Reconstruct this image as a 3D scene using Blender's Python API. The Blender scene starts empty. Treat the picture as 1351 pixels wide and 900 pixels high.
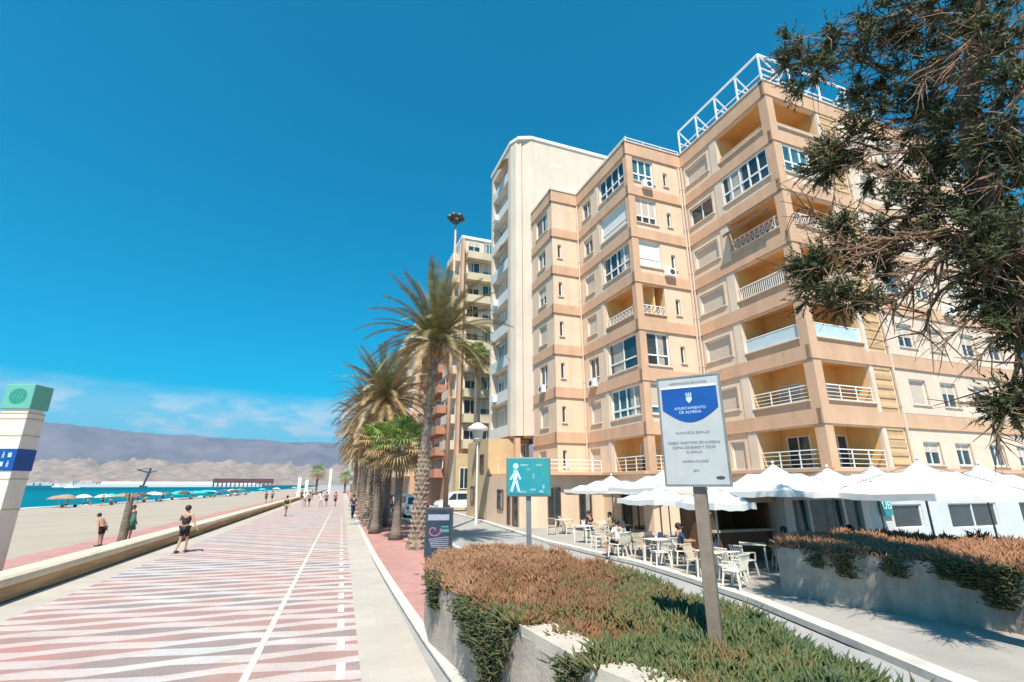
TREE_CLUMPS=[[9.15, 6.23, 12.11, 0.57], [9.47, 5.73, 12.31, 0.57], [9.12, 5.98, 11.31, 0.53], [9.66, 5.57, 11.5, 0.65], [8.83, 6.4, 11.84, 0.3], [9.99, 5.31, 11.88, 0.39], [10.11, 5.07, 12.25, 0.58], [10.09, 4.54, 11.84, 0.57], [9.89, 3.97, 11.16, 0.55], [10.1, 5.45, 10.23, 0.79], [10.27, 5.14, 9.64, 0.67], [9.97, 5.69, 10.8, 0.36], [9.73, 6.09, 9.67, 0.55], [9.91, 5.8, 9.31, 0.79], [10.09, 5.48, 8.85, 0.63], [10.39, 4.88, 10.86, 0.59], [10.56, 4.5, 10.83, 0.51], [10.46, 4.74, 10.09, 0.51], [10.5, 4.64, 9.47, 0.47], [9.23, 6.11, 9.15, 0.5], [9.23, 6.11, 9.47, 0.34], [9.05, 6.37, 9.04, 0.27], [8.61, 6.28, 6.8, 0.62], [8.46, 6.48, 6.43, 0.48], [8.42, 6.54, 6.81, 0.33], [8.8, 6.01, 6.55, 0.62], [8.88, 5.9, 5.97, 0.51], [9.02, 5.67, 6.51, 0.62], [8.68, 6.19, 5.94, 0.37], [9.32, 5.67, 7.19, 0.56], [9.47, 5.41, 6.92, 0.49], [9.68, 5.01, 7.3, 0.68], [9.84, 4.71, 7.69, 0.56], [9.62, 4.6, 6.83, 0.7], [9.74, 4.34, 7.07, 0.62], [9.59, 4.27, 6.37, 0.8], [9.51, 4.04, 5.91, 0.71], [9.57, 3.9, 6.44, 0.71], [9.47, 4.53, 6.06, 0.51], [9.42, 4.24, 5.48, 0.36], [9.49, 4.09, 5.24, 0.39], [9.49, 4.48, 5.45, 0.29], [9.45, 4.18, 4.78, 0.2], [9.77, 3.37, 9.96, 0.6], [9.79, 3.29, 9.32, 0.6], [9.73, 3.47, 10.39, 0.53], [9.76, 3.39, 8.8, 0.43], [9.67, 3.63, 8.24, 0.46], [9.68, 3.62, 7.65, 0.53], [9.6, 3.82, 7.78, 0.28], [9.63, 3.74, 7.03, 0.46], [10.0, 4.75, 8.48, 0.38], [9.3, 4.51, 3.7, 0.32], [9.36, 4.37, 3.8, 0.25], [9.94, 4.49, 8.68, 0.38], [9.91, 5.11, 8.12, 0.38], [9.02, 5.99, 7.47, 0.26], [10.06, 4.8, 11.56, 0.31], [9.76, 3.39, 6.71, 0.71], [9.79, 3.32, 11.18, 0.71]]
TREE_TRUNK=[(10.6, 3.4, 0.8), (9.84, 4.1, 3.87), (9.83, 4.12, 5.55), (9.82, 4.16, 7.05), (9.81, 4.17, 8.09), (9.86, 4.04, 9.27), (9.96, 3.8, 10.25), (10.03, 3.6, 10.93), (10.13, 3.32, 11.71), (10.23, 3.0, 12.61)]
TREE_LIMBS=[[(9.82, 4.16, 7.05), (9.68, 4.47, 7.32), (9.61, 4.99, 7.47), (9.32, 5.5, 7.34), (8.77, 6.06, 6.97), (8.42, 6.53, 6.77)], [(9.81, 4.17, 6.22), (9.54, 4.37, 6.48), (9.46, 4.92, 6.82), (9.19, 5.4, 6.72), (8.9, 5.86, 6.9), (8.66, 6.22, 7.7), (8.45, 6.5, 8.08)], [(9.86, 4.04, 9.27), (10.21, 4.48, 10.31), (10.28, 5.1, 10.85), (9.94, 5.41, 11.23), (9.51, 5.67, 11.66), (9.01, 6.15, 11.66)], [(9.96, 3.8, 10.25), (9.88, 4.0, 10.97), (10.11, 4.5, 11.74), (10.08, 5.14, 12.24), (9.67, 5.55, 12.02)], [(9.81, 4.17, 8.09), (9.91, 4.56, 8.56), (10.19, 5.29, 9.01), (9.92, 5.78, 9.4), (9.21, 6.14, 9.11), (9.05, 6.37, 9.04)], [(9.83, 4.12, 8.84), (10.25, 4.8, 9.53), (10.14, 5.38, 9.8), (9.87, 5.86, 9.63)], [(9.83, 4.12, 5.55), (9.58, 4.29, 6.04), (9.44, 4.59, 5.95), (9.23, 4.99, 5.61), (9.09, 5.25, 5.07)], [(9.67, 4.08, 5.89), (9.46, 4.16, 5.26), (9.43, 4.22, 4.56), (9.36, 4.39, 3.89), (9.29, 4.51, 3.68)], [(9.92, 3.9, 9.82), (9.74, 3.44, 9.62), (9.79, 3.31, 9.03), (9.85, 3.11, 8.42)], [(10.03, 3.6, 10.93), (9.84, 3.15, 10.65), (9.93, 2.85, 10.47)], [(9.81, 4.18, 7.49), (9.65, 3.69, 7.49), (9.79, 3.29, 7.57)], [(10.03, 3.6, 10.93), (9.97, 3.77, 11.67), (9.84, 4.1, 12.13)], [(9.83, 4.12, 5.55), (9.66, 3.67, 5.71), (9.75, 3.42, 6.22)], [(9.81, 4.17, 6.63), (9.47, 4.32, 6.51), (9.25, 4.79, 6.29), (9.01, 5.22, 5.81), (8.86, 5.47, 5.67)]]
TREE_TWIGS=[[(9.33, 4.8, 6.45), (9.17, 5.11, 6.21), (9.07, 5.28, 5.98)], [(9.34, 4.79, 6.3), (9.22, 5.02, 5.68), (9.13, 5.18, 5.12)], [(9.33, 4.82, 6.38), (9.15, 5.14, 6.29), (9.02, 5.37, 6.05)], [(9.12, 6.13, 8.8), (9.06, 6.21, 8.12)], [(8.5, 6.43, 8.14), (8.67, 6.2, 7.83), (8.94, 5.8, 7.35)], [(9.02, 5.68, 6.82), (8.72, 5.99, 7.06), (8.47, 6.34, 7.56)], [(9.7, 3.06, 9.83), (9.56, 3.46, 9.58), (9.45, 3.76, 9.37)], [(9.67, 3.14, 9.44), (9.59, 3.39, 9.05), (9.52, 3.58, 8.75)], [(9.61, 3.32, 8.54), (9.52, 3.58, 8.3), (9.45, 3.75, 8.05)], [(9.56, 3.45, 10.06), (9.46, 3.72, 9.82), (9.39, 3.91, 9.57)], [(9.8, 4.2, 10.16), (9.71, 4.41, 10.08), (9.63, 4.56, 9.76)], [(9.84, 4.1, 10.03), (9.82, 4.14, 9.77)], [(9.66, 3.17, 9.31), (9.58, 3.41, 9.38), (9.47, 3.69, 9.76)], [(9.53, 3.53, 7.48), (9.46, 3.73, 7.33), (9.4, 3.88, 7.14)], [(9.45, 3.75, 6.4), (9.33, 4.05, 6.08), (9.23, 4.26, 5.78)], [(9.42, 3.83, 5.99), (9.31, 4.09, 5.84)], [(9.26, 4.58, 6.75), (9.03, 5.02, 6.8), (8.76, 5.48, 6.84), (8.42, 5.99, 6.64)], [(9.21, 4.68, 6.66), (8.92, 5.21, 6.76), (8.54, 5.82, 6.5), (8.29, 6.16, 6.08)], [(9.75, 5.07, 8.74), (9.48, 5.56, 8.94), (9.2, 6.01, 8.83)], [(9.37, 4.16, 4.89), (9.25, 4.42, 4.71), (9.15, 4.62, 4.45)], [(9.27, 4.38, 5.32), (9.12, 4.67, 5.02), (8.99, 4.92, 4.77)], [(9.21, 4.68, 3.47), (9.21, 4.69, 3.25)], [(9.5, 4.83, 7.62), (9.37, 5.09, 8.08), (9.22, 5.35, 8.38)], [(9.52, 5.15, 8.91), (9.6, 5.01, 9.17)]]
import bpy, bmesh, math, random
import numpy as np
from mathutils import Vector, Matrix
random.seed(7); rng = np.random.default_rng(7)
R = math.radians
scene = bpy.context.scene
COL = scene.collection
# ------------------------------------------------------------------ camera
cam = bpy.data.cameras.new("camera"); co = bpy.data.objects.new("camera", cam); COL.objects.link(co)
cam.sensor_width = 36; cam.lens = 641/1351*36; cam.clip_start = 0.1; cam.clip_end = 60000
co.location = (0, 0, 2.6); co.rotation_euler = (R(90+16.5), 0, R(-18.563)); scene.camera = co

# ------------------------------------------------------------------ materials
def nd(nt, t, **k):
    n = nt.nodes.new(t)
    for a, v in k.items(): setattr(n, a, v)
    return n
def mat(name, col, rough=0.7, var=0.12, scale=3.0, bump=0.0, bscale=40.0, metal=0.0, spec=0.5, col2=None, sc3=None, alpha=None, coat=0):
    m = bpy.data.materials.new(name); m.use_nodes = True; nt = m.node_tree; b = nt.nodes['Principled BSDF']
    b.inputs['Roughness'].default_value = rough; b.inputs['Metallic'].default_value = metal
    b.inputs['Specular IOR Level'].default_value = spec
    if coat: b.inputs['Coat Weight'].default_value = coat
    tc = nd(nt, 'ShaderNodeTexCoord'); mp = nd(nt, 'ShaderNodeMapping')
    if sc3: mp.inputs['Scale'].default_value = sc3
    nt.links.new(tc.outputs['Object'], mp.inputs[0])
    n1 = nd(nt, 'ShaderNodeTexNoise'); n1.inputs['Scale'].default_value = scale; n1.inputs['Detail'].default_value = 6; n1.inputs['Roughness'].default_value = .65
    nt.links.new(mp.outputs[0], n1.inputs['Vector'])
    cr = nd(nt, 'ShaderNodeValToRGB')
    c = Vector(col); d = Vector(col2) if col2 else c*(1-var*2)
    cr.color_ramp.elements[0].position = .3; cr.color_ramp.elements[1].position = .62
    cr.color_ramp.elements[0].color = (*d, 1); cr.color_ramp.elements[1].color = (*(c*(1+(0 if col2 else var*.4))), 1)
    nt.links.new(n1.outputs['Fac'], cr.inputs[0]); nt.links.new(cr.outputs[0], b.inputs['Base Color'])
    if bump:
        n2 = nd(nt, 'ShaderNodeTexNoise'); n2.inputs['Scale'].default_value = bscale; n2.inputs['Detail'].default_value = 5
        nt.links.new(tc.outputs['Object'], n2.inputs['Vector'])
        bp = nd(nt, 'ShaderNodeBump'); bp.inputs['Strength'].default_value = bump; bp.inputs['Distance'].default_value = .02
        nt.links.new(n2.outputs['Fac'], bp.inputs['Height']); nt.links.new(bp.outputs[0], b.inputs['Normal'])
    return m
M = {}
M['cream'] = mat('facade_cream', (.71,.52,.37), .85, .05, .6, .25, 60)
M['salmon'] = mat('facade_band_salmon', (.60,.37,.235), .85, .07, .5, .25, 60)
M['panelc'] = mat('facade_pale_panel', (.68,.54,.42), .85, .05, .8, .2, 60)
M['ochre'] = mat('balcony_ochre', (.82,.47,.17), .85, .05, .8, .2, 60)
M['white'] = mat('white_paint', (.80,.79,.76), .5, .04, 2)
M['whiteb'] = mat('facade_white', (.64,.53,.425), .85, .05, .25, .2, 50)
M['greyshade'] = mat('facade_greywhite', (.62,.60,.56), .85, .06, .5)
M['shutter'] = mat('roller_shutter', (.60,.50,.40), .6, .05, 3, 0)
M['shutterw'] = mat('roller_shutter_white', (.78,.74,.68), .6, .04, 3, 0)
M['glass'] = mat('window_glass', (.035,.055,.065), .08, .3, .7, 0, 40, 0, .8)
M['glassb'] = mat('window_glass_blue', (.05,.16,.20), .12, .3, .7)
M['w'] = M['glass']
M['railglass'] = mat('balustrade_panel', (.50,.60,.62), .3, .06, 2)
M['dark'] = mat('dark_interior', (.03,.025,.02), .8, .2, 1)
M['brownwood'] = mat('brown_wood', (.16,.075,.035), .6, .2, 4, .2, 30, sc3=(1,1,.2))
M['stone'] = mat('beige_block', (.66,.43,.23), .85, .1, 2, .3)
M['terracotta'] = mat('facade_terracotta', (.46,.22,.13), .85, .08, 1)
M['tan'] = mat('facade_tan', (.56,.40,.22), .85, .08, .8)
M['yellowb'] = mat('balcony_yellow', (.60,.50,.34), .85, .08, .8)
M['metal'] = mat('grey_metal', (.30,.30,.30), .45, .1, 5, metal=.6)
M['dkmetal'] = mat('dark_metal', (.06,.06,.065), .5, .1, 5)
M['concrete'] = mat('planter_concrete', (.44,.37,.30), .9, .22, 2.2, .6, 25, col2=(.27,.235,.20))
M['captop'] = mat('planter_cap', (.50,.44,.36), .85, .1, 2, .3)
M['kerb'] = mat('kerb_white', (.56,.52,.46), .85, .12, 2, .2)
M['pavebeige'] = mat('beige_slabs', (.46,.405,.345), .85, .07, .7, .25, 30)
M['terrace'] = mat('terrace_paving', (.36,.33,.29), .85, .08, .6, .25, 30)
M['asphalt'] = mat('side_road', (.33,.32,.305), .9, .08, .8, .3, 60)
M['sand'] = mat('sand', (.38,.31,.24), .95, .07, .15, .5, 3)
M['pinkpave'] = mat('red_paving', (.46,.235,.20), .85, .10, .8, .2, 25)
M['wallcream'] = mat('seawall_cream', (.66,.55,.40), .8, .10, 1.2, .3)
M['walltan'] = mat('seawall_tan', (.56,.36,.19), .85, .25, 1.1, .35, 25, sc3=(3,.35,6))
M['canvas'] = mat('umbrella_canvas', (.66,.645,.61), .8, .06, 1.5)
M['plastic'] = mat('cream_plastic', (.76,.71,.61), .45, .03, 5)
M['plasticd'] = mat('beige_plastic', (.62,.52,.38), .45, .05, 5)
M['tabletop'] = mat('table_top', (.72,.66,.56), .4, .04, 5)
M['signgrey'] = mat('sign_face', (.43,.44,.43), .5, .05, 5)
M['signblue'] = mat('sign_blue', (.006,.075,.30), .4, .1, 6)
M['lighttext'] = mat('pale_lettering', (.45,.60,.80), .6, .02, 5)
M['greytext'] = mat('grey_lettering', (.22,.24,.26), .6, .02, 5)
M['postbrown'] = mat('sign_post', (.24,.185,.14), .5, .15, 4, .1)
M['teal'] = mat('teal_panel', (.02,.25,.33), .35, .25, 4, col2=(.04,.30,.26))
M['tealdk'] = mat('teal_frame', (.10,.22,.21), .5, .1, 5)
M['icewhite'] = mat('pictogram_white', (.55,.85,.88), .5, .03, 5)
M['poster'] = mat('poster_dark', (.025,.05,.075), .4, .3, 6)
M['posterpink'] = mat('poster_pink', (.42,.12,.20), .5, .2, 9)
M['posterteal'] = mat('poster_teal', (.06,.28,.27), .5, .1, 9)
M['postergrey'] = mat('poster_grey', (.35,.37,.45), .5, .2, 30)
M['totemgreen'] = mat('totem_green', (.13,.40,.32), .5, .05, 5)
M['totemdkgreen'] = mat('totem_emblem_green', (.03,.26,.19), .5, .05, 5)
M['totembody'] = mat('totem_body', (.72,.64,.55), .6, .04, 3)
M['tyre'] = mat('tyre', (.02,.02,.02), .8, .1, 5)
M['carwhite'] = mat('car_white', (.72,.73,.72), .25, .02, 2, coat=.6)
M['cargrey'] = mat('car_grey', (.10,.11,.12), .25, .05, 2, coat=.6)
M['carsilver'] = mat('car_silver', (.42,.43,.44), .3, .05, 2, metal=.3, coat=.6)
M['lampred'] = mat('tail_lamp', (.4,.02,.015), .3, .05, 5)
M['skin'] = mat('skin', (.46,.25,.165), .55, .06, 8)
M['hair'] = mat('hair_dark', (.022,.014,.01), .6, .2, 40)
M['black'] = mat('black_cloth', (.03,.022,.024), .9, .1, 10)
M['navy'] = mat('navy_cloth', (.03,.05,.10), .9, .1, 10)
M['greencloth'] = mat('green_cloth', (.06,.20,.15), .9, .3, 10)
M['whitecloth'] = mat('white_cloth', (.70,.68,.65), .9, .05, 10)
M['redcloth'] = mat('red_cloth', (.45,.05,.04), .9, .05, 10)
M['olivecloth'] = mat('olive_cloth', (.30,.30,.18), .9, .1, 10)
M['bluecloth'] = mat('blue_cloth', (.12,.22,.40), .9, .1, 10)
M['soil'] = mat('soil', (.12,.07,.04), .95, .2, 5, .5)
M['bark'] = mat('tree_bark', (.16,.10,.065), .95, .3, 2.5, 1.0, 14, col2=(.07,.045,.03), sc3=(2,2,.5))
M['twig'] = mat('dead_twigs', (.36,.21,.13), .9, .2, 4, col2=(.18,.095,.055))
M['conif'] = mat('conifer_leaves', (.075,.085,.022), .75, .3, 1.3, col2=(.03,.036,.013))
M['rock'] = mat('rock_brown', (.20,.12,.09), .9, .2, 1)

def palm_mat(name, a, b, c):
    m = mat(name, a, .65, .2, 3); nt = m.node_tree; cr = [n for n in nt.nodes if n.type == 'VALTORGB'][0]
    cr.color_ramp.elements[0].color = (*b, 1); e = cr.color_ramp.elements.new(.5); e.color = (*c, 1)
    return m
M['frond'] = palm_mat('palm_frond', (.27,.22,.09), (.07,.09,.03), (.17,.16,.06))
M['frondpale'] = mat('palm_frond_dry', (.42,.36,.26), .8, .2, 2, col2=(.25,.17,.09))
M['frondbrown'] = palm_mat('palm_frond_brown', (.38,.25,.11), (.14,.11,.045), (.28,.18,.075))
M['fan'] = palm_mat('fan_frond', (.30,.36,.07), (.07,.15,.025), (.16,.24,.045))
M['fandry'] = mat('fan_frond_dry', (.40,.27,.12), .85, .2, 2, col2=(.20,.12,.05))
def trunk_mat():
    m = bpy.data.materials.new('palm_trunk_scales'); m.use_nodes = True; nt = m.node_tree; b = nt.nodes['Principled BSDF']; b.inputs['Roughness'].default_value = .95
    tc = nd(nt, 'ShaderNodeTexCoord'); n = nd(nt, 'ShaderNodeTexNoise'); n.inputs['Scale'].default_value = 5; n.inputs['Detail'].default_value = 8
    nt.links.new(tc.outputs['Object'], n.inputs['Vector'])
    cr = nd(nt, 'ShaderNodeValToRGB'); cr.color_ramp.elements[0].color = (.10,.065,.045,1); cr.color_ramp.elements[1].color = (.36,.27,.20,1)
    cr.color_ramp.elements[0].position = .3; cr.color_ramp.elements[1].position = .65
    nt.links.new(n.outputs['Fac'], cr.inputs[0]); nt.links.new(cr.outputs[0], b.inputs['Base Color'])
    return m
M['ptrunk'] = trunk_mat()
M['ptrunkp'] = mat('palm_scale_edges', (.30,.23,.175), .95, .2, 6)
M['ptrunkg'] = mat('palm_trunk_grey', (.20,.155,.12), .95, .25, 3, .8, 12, sc3=(1,1,4))

def paving_material():
    m = bpy.data.materials.new('promenade_paving'); m.use_nodes = True; nt = m.node_tree; b = nt.nodes['Principled BSDF']; b.inputs['Roughness'].default_value = .8
    L = nt.links.new
    def math_(op, a, b_=None, c=None):
        n = nd(nt, 'ShaderNodeMath', operation=op)
        for i, v in enumerate((a, b_, c)):
            if v is None: continue
            if isinstance(v, (int, float)): n.inputs[i].default_value = v
            else: L(v, n.inputs[i])
        return n.outputs[0]
    tc = nd(nt, 'ShaderNodeTexCoord'); sp = nd(nt, 'ShaderNodeSeparateXYZ'); L(tc.outputs['Object'], sp.inputs[0])
    X, Y = sp.outputs[0], sp.outputs[1]
    # bands run across the walk; each is a row of long lenses
    W_, Pd = 2.1, 0.60
    ys = math_('ADD', Y, math_('MULTIPLY', X, 0.03))
    row = math_('FLOOR', math_('DIVIDE', ys, Pd))
    fy = math_('FRACT', math_('DIVIDE', ys, Pd))
    xs = math_('ADD', math_('DIVIDE', X, W_), math_('MULTIPLY', row, 0.37))
    fx = math_('FRACT', xs)
    tri = math_('SUBTRACT', 1.0, math_('ABSOLUTE', math_('SUBTRACT', math_('MULTIPLY', fx, 2.0), 1.0)))   # 0..1..0
    half = math_('MULTIPLY', math_('MULTIPLY', math_('POWER', tri, .9), 0.31), 1.0)
    half = math_('ADD', half, 0.07)
    d = math_('ABSOLUTE', math_('SUBTRACT', fy, 0.5))
    lens = math_('LESS_THAN', d, half)
    # colour of each lens
    cx_ = nd(nt, 'ShaderNodeCombineXYZ'); L(math_('FLOOR', xs), cx_.inputs[0]); L(row, cx_.inputs[1])
    big = nd(nt, 'ShaderNodeTexNoise'); big.inputs['Scale'].default_value = .22; big.inputs['Detail'].default_value = 1
    L(tc.outputs['Object'], big.inputs['Vector'])
    wn = nd(nt, 'ShaderNodeTexWhiteNoise'); L(cx_.outputs[0], wn.inputs[0])
    pick = math_('ADD', math_('MULTIPLY', wn.outputs['Value'], .25), math_('MULTIPLY', big.outputs['Fac'], 1.0))
    cr = nd(nt, 'ShaderNodeValToRGB'); cr.color_ramp.interpolation = 'CONSTANT'
    cr.color_ramp.elements[0].color = (.29,.22,.20,1); cr.color_ramp.elements[1].position = .58; cr.color_ramp.elements[1].color = (.37,.225,.19,1)
    e = cr.color_ramp.elements.new(.84); e.color = (.44,.21,.18,1)
    L(pick, cr.inputs[0])
    cr2 = nd(nt, 'ShaderNodeValToRGB'); cr2.color_ramp.interpolation = 'CONSTANT'
    cr2.color_ramp.elements[0].color = (.52,.475,.455,1); cr2.color_ramp.elements[1].position = .55; cr2.color_ramp.elements[1].color = (.53,.43,.39,1)
    L(pick, cr2.inputs[0])
    mx = nd(nt, 'ShaderNodeMix', data_type='RGBA'); L(lens, mx.inputs[0]); L(cr2.outputs[0], mx.inputs[6]); L(cr.outputs[0], mx.inputs[7])
    # paver joints and dirt
    bk = nd(nt, 'ShaderNodeTexBrick'); bk.inputs['Scale'].default_value = 1; bk.inputs['Brick Width'].default_value = .2; bk.inputs['Row Height'].default_value = .1
    bk.inputs['Mortar Size'].default_value = .004; bk.inputs['Color1'].default_value = (1,1,1,1); bk.inputs['Color2'].default_value = (.92,.92,.92,1); bk.inputs['Mortar'].default_value = (.75,.75,.75,1)
    L(tc.outputs['Object'], bk.inputs['Vector'])
    n = nd(nt, 'ShaderNodeTexNoise'); n.inputs['Scale'].default_value = .9; n.inputs['Detail'].default_value = 7; L(tc.outputs['Object'], n.inputs['Vector'])
    mr = nd(nt, 'ShaderNodeMapRange'); mr.inputs[1].default_value = .25; mr.inputs[2].default_value = .75; mr.inputs[3].default_value = .86; mr.inputs[4].default_value = 1.08; L(n.outputs['Fac'], mr.inputs[0])
    m1 = nd(nt, 'ShaderNodeMix', data_type='RGBA', blend_type='MULTIPLY'); m1.inputs[0].default_value = 1; L(mx.outputs[2], m1.inputs[6]); L(bk.outputs['Color'], m1.inputs[7])
    m2 = nd(nt, 'ShaderNodeMix', data_type='RGBA', blend_type='MULTIPLY'); m2.inputs[0].default_value = 1; L(m1.outputs[2], m2.inputs[6]); L(mr.outputs[0], m2.inputs[7])
    L(m2.outputs[2], b.inputs['Base Color'])
    bp = nd(nt, 'ShaderNodeBump'); bp.inputs['Strength'].default_value = .3; bp.inputs['Distance'].default_value = .004; L(bk.outputs['Fac'], bp.inputs['Height']); bp.invert = True
    L(bp.outputs[0], b.inputs['Normal'])
    return m
M['prom'] = paving_material()
def slab_joints(m, w, h, dark=.82):
    nt = m.node_tree; L = nt.links.new; b = nt.nodes['Principled BSDF']
    src = b.inputs['Base Color'].links[0].from_socket
    tc = [n for n in nt.nodes if n.type == 'TEX_COORD'][0]
    bk = nd(nt, 'ShaderNodeTexBrick'); bk.inputs['Scale'].default_value = 1; bk.inputs['Brick Width'].default_value = w; bk.inputs['Row Height'].default_value = h
    bk.inputs['Mortar Size'].default_value = .008; bk.inputs['Color1'].default_value = (1,1,1,1); bk.inputs['Color2'].default_value = (.94,.93,.92,1); bk.inputs['Mortar'].default_value = (dark,dark,dark,1)
    L(tc.outputs['Object'], bk.inputs['Vector'])
    mx = nd(nt, 'ShaderNodeMix', data_type='RGBA', blend_type='MULTIPLY'); mx.inputs[0].default_value = 1
    L(src, mx.inputs[6]); L(bk.outputs['Color'], mx.inputs[7]); L(mx.outputs[2], b.inputs['Base Color'])
slab_joints(M['pavebeige'], .6, .6, .92); slab_joints(M['terrace'], .5, .5); slab_joints(M['pinkpave'], .3, .3)
def slat_lines(m, sc=22, dark=.8):
    nt = m.node_tree; L = nt.links.new; b = nt.nodes['Principled BSDF']; src = b.inputs['Base Color'].links[0].from_socket
    tc = [n for n in nt.nodes if n.type == 'TEX_COORD'][0]
    wv = nd(nt, 'ShaderNodeTexWave', bands_direction='Z'); wv.inputs['Scale'].default_value = sc; L(tc.outputs['Object'], wv.inputs['Vector'])
    mr = nd(nt, 'ShaderNodeMapRange'); mr.inputs[3].default_value = dark; mr.inputs[4].default_value = 1; L(wv.outputs['Fac'], mr.inputs[0])
    mx = nd(nt, 'ShaderNodeMix', data_type='RGBA', blend_type='MULTIPLY'); mx.inputs[0].default_value = 1
    L(src, mx.inputs[6]); L(mr.outputs[0], mx.inputs[7]); L(mx.outputs[2], b.inputs['Base Color'])
def streaks(m, lo=.93):
    nt = m.node_tree; L = nt.links.new; b = nt.nodes['Principled BSDF']; src = b.inputs['Base Color'].links[0].from_socket
    tc = [n for n in nt.nodes if n.type == 'TEX_COORD'][0]; mp = nd(nt, 'ShaderNodeMapping'); mp.inputs['Scale'].default_value = (1.1,1.1,.14); L(tc.outputs['Object'], mp.inputs[0])
    n = nd(nt, 'ShaderNodeTexNoise'); n.inputs['Scale'].default_value = 1.6; n.inputs['Detail'].default_value = 7; n.inputs['Roughness'].default_value = .7; L(mp.outputs[0], n.inputs['Vector'])
    mr = nd(nt, 'ShaderNodeMapRange'); mr.inputs[1].default_value = .38; mr.inputs[2].default_value = .60; mr.inputs[3].default_value = lo; mr.inputs[4].default_value = 1.03; L(n.outputs['Fac'], mr.inputs[0])
    mx = nd(nt, 'ShaderNodeMix', data_type='RGBA', blend_type='MULTIPLY'); mx.inputs[0].default_value = 1; L(src, mx.inputs[6]); L(mr.outputs[0], mx.inputs[7]); L(mx.outputs[2], b.inputs['Base Color'])
for k_ in ('cream','salmon','whiteb','panelc','ochre','terracotta','yellowb'): streaks(M[k_])
streaks(M['concrete'], .78); streaks(M['totembody'], .95)
M['curtain'] = mat('curtain', (.40,.37,.32), .9, .15, 3)
slat_lines(M['shutter'], 6, .8); slat_lines(M['shutterw'], 6, .88); slat_lines(M['stone'], .55, .72)

def plant_mat(name, flip=False):
    m = bpy.data.materials.new(name); m.use_nodes = True; nt = m.node_tree; b = nt.nodes['Principled BSDF']; b.inputs['Roughness'].default_value = .6
    L = nt.links.new; tc = nd(nt, 'ShaderNodeTexCoord'); sp = nd(nt, 'ShaderNodeSeparateXYZ'); L(tc.outputs['Object'], sp.inputs[0])
    n = nd(nt, 'ShaderNodeTexNoise'); n.inputs['Scale'].default_value = .9; n.inputs['Detail'].default_value = 3; L(tc.outputs['Object'], n.inputs['Vector'])
    n2 = nd(nt, 'ShaderNodeTexNoise'); n2.inputs['Scale'].default_value = 9; n2.inputs['Detail'].default_value = 3; L(tc.outputs['Object'], n2.inputs['Vector'])
    # living green near the camera side, sun-burnt rust towards the far end
    t = nd(nt, 'ShaderNodeMath', operation='MULTIPLY_ADD'); L(sp.outputs[1], t.inputs[0]); t.inputs[1].default_value = .10; t.inputs[2].default_value = -1.0 if not flip else -.2
    t1 = nd(nt, 'ShaderNodeMath', operation='MULTIPLY_ADD'); L(sp.outputs[0], t1.inputs[0]); t1.inputs[1].default_value = -.07; t1.inputs[2].default_value = .28 if not flip else 1.1; 
    t2 = nd(nt, 'ShaderNodeMath', operation='ADD'); L(t.outputs[0], t2.inputs[0]); L(t1.outputs[0], t2.inputs[1])
    t3 = nd(nt, 'ShaderNodeMath', operation='MULTIPLY_ADD'); L(n.outputs['Fac'], t3.inputs[0]); t3.inputs[1].default_value = 1.15; L(t2.outputs[0], t3.inputs[2])
    t4 = nd(nt, 'ShaderNodeMath', operation='MULTIPLY_ADD'); L(n2.outputs['Fac'], t4.inputs[0]); t4.inputs[1].default_value = .75; L(t3.outputs[0], t4.inputs[2])
    cr = nd(nt, 'ShaderNodeValToRGB'); el = cr.color_ramp.elements
    el[0].position = .18; el[0].color = (.025,.05,.018,1); el[1].position = .40; el[1].color = (.065,.095,.025,1)
    for p, c in ((.54,(.10,.10,.03)),(.68,(.15,.08,.028)),(.84,(.20,.085,.034)),(.97,(.27,.14,.07))):
        e = el.new(p); e.color = (*c, 1)
    L(t4.outputs[0], cr.inputs[0]); L(cr.outputs[0], b.inputs['Base Color'])
    return m, cr
M['iceplant'], _ = plant_mat('iceplant')
M['iceplant2'], cr_ = plant_mat('iceplant_red', True)
for e, c in zip(list(cr_.color_ramp.elements), ((.04,.055,.02),(.09,.08,.025),(.18,.065,.022),(.28,.07,.02),(.30,.085,.03),(.28,.13,.06))): e.color = (*c, 1)
M['hangplant'] = mat('hanging_greens', (.10,.105,.035), .7, .3, 6, col2=(.035,.045,.018))
M['cafewall'] = mat('cafe_white', (.58,.60,.58), .6, .06, .8)

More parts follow.
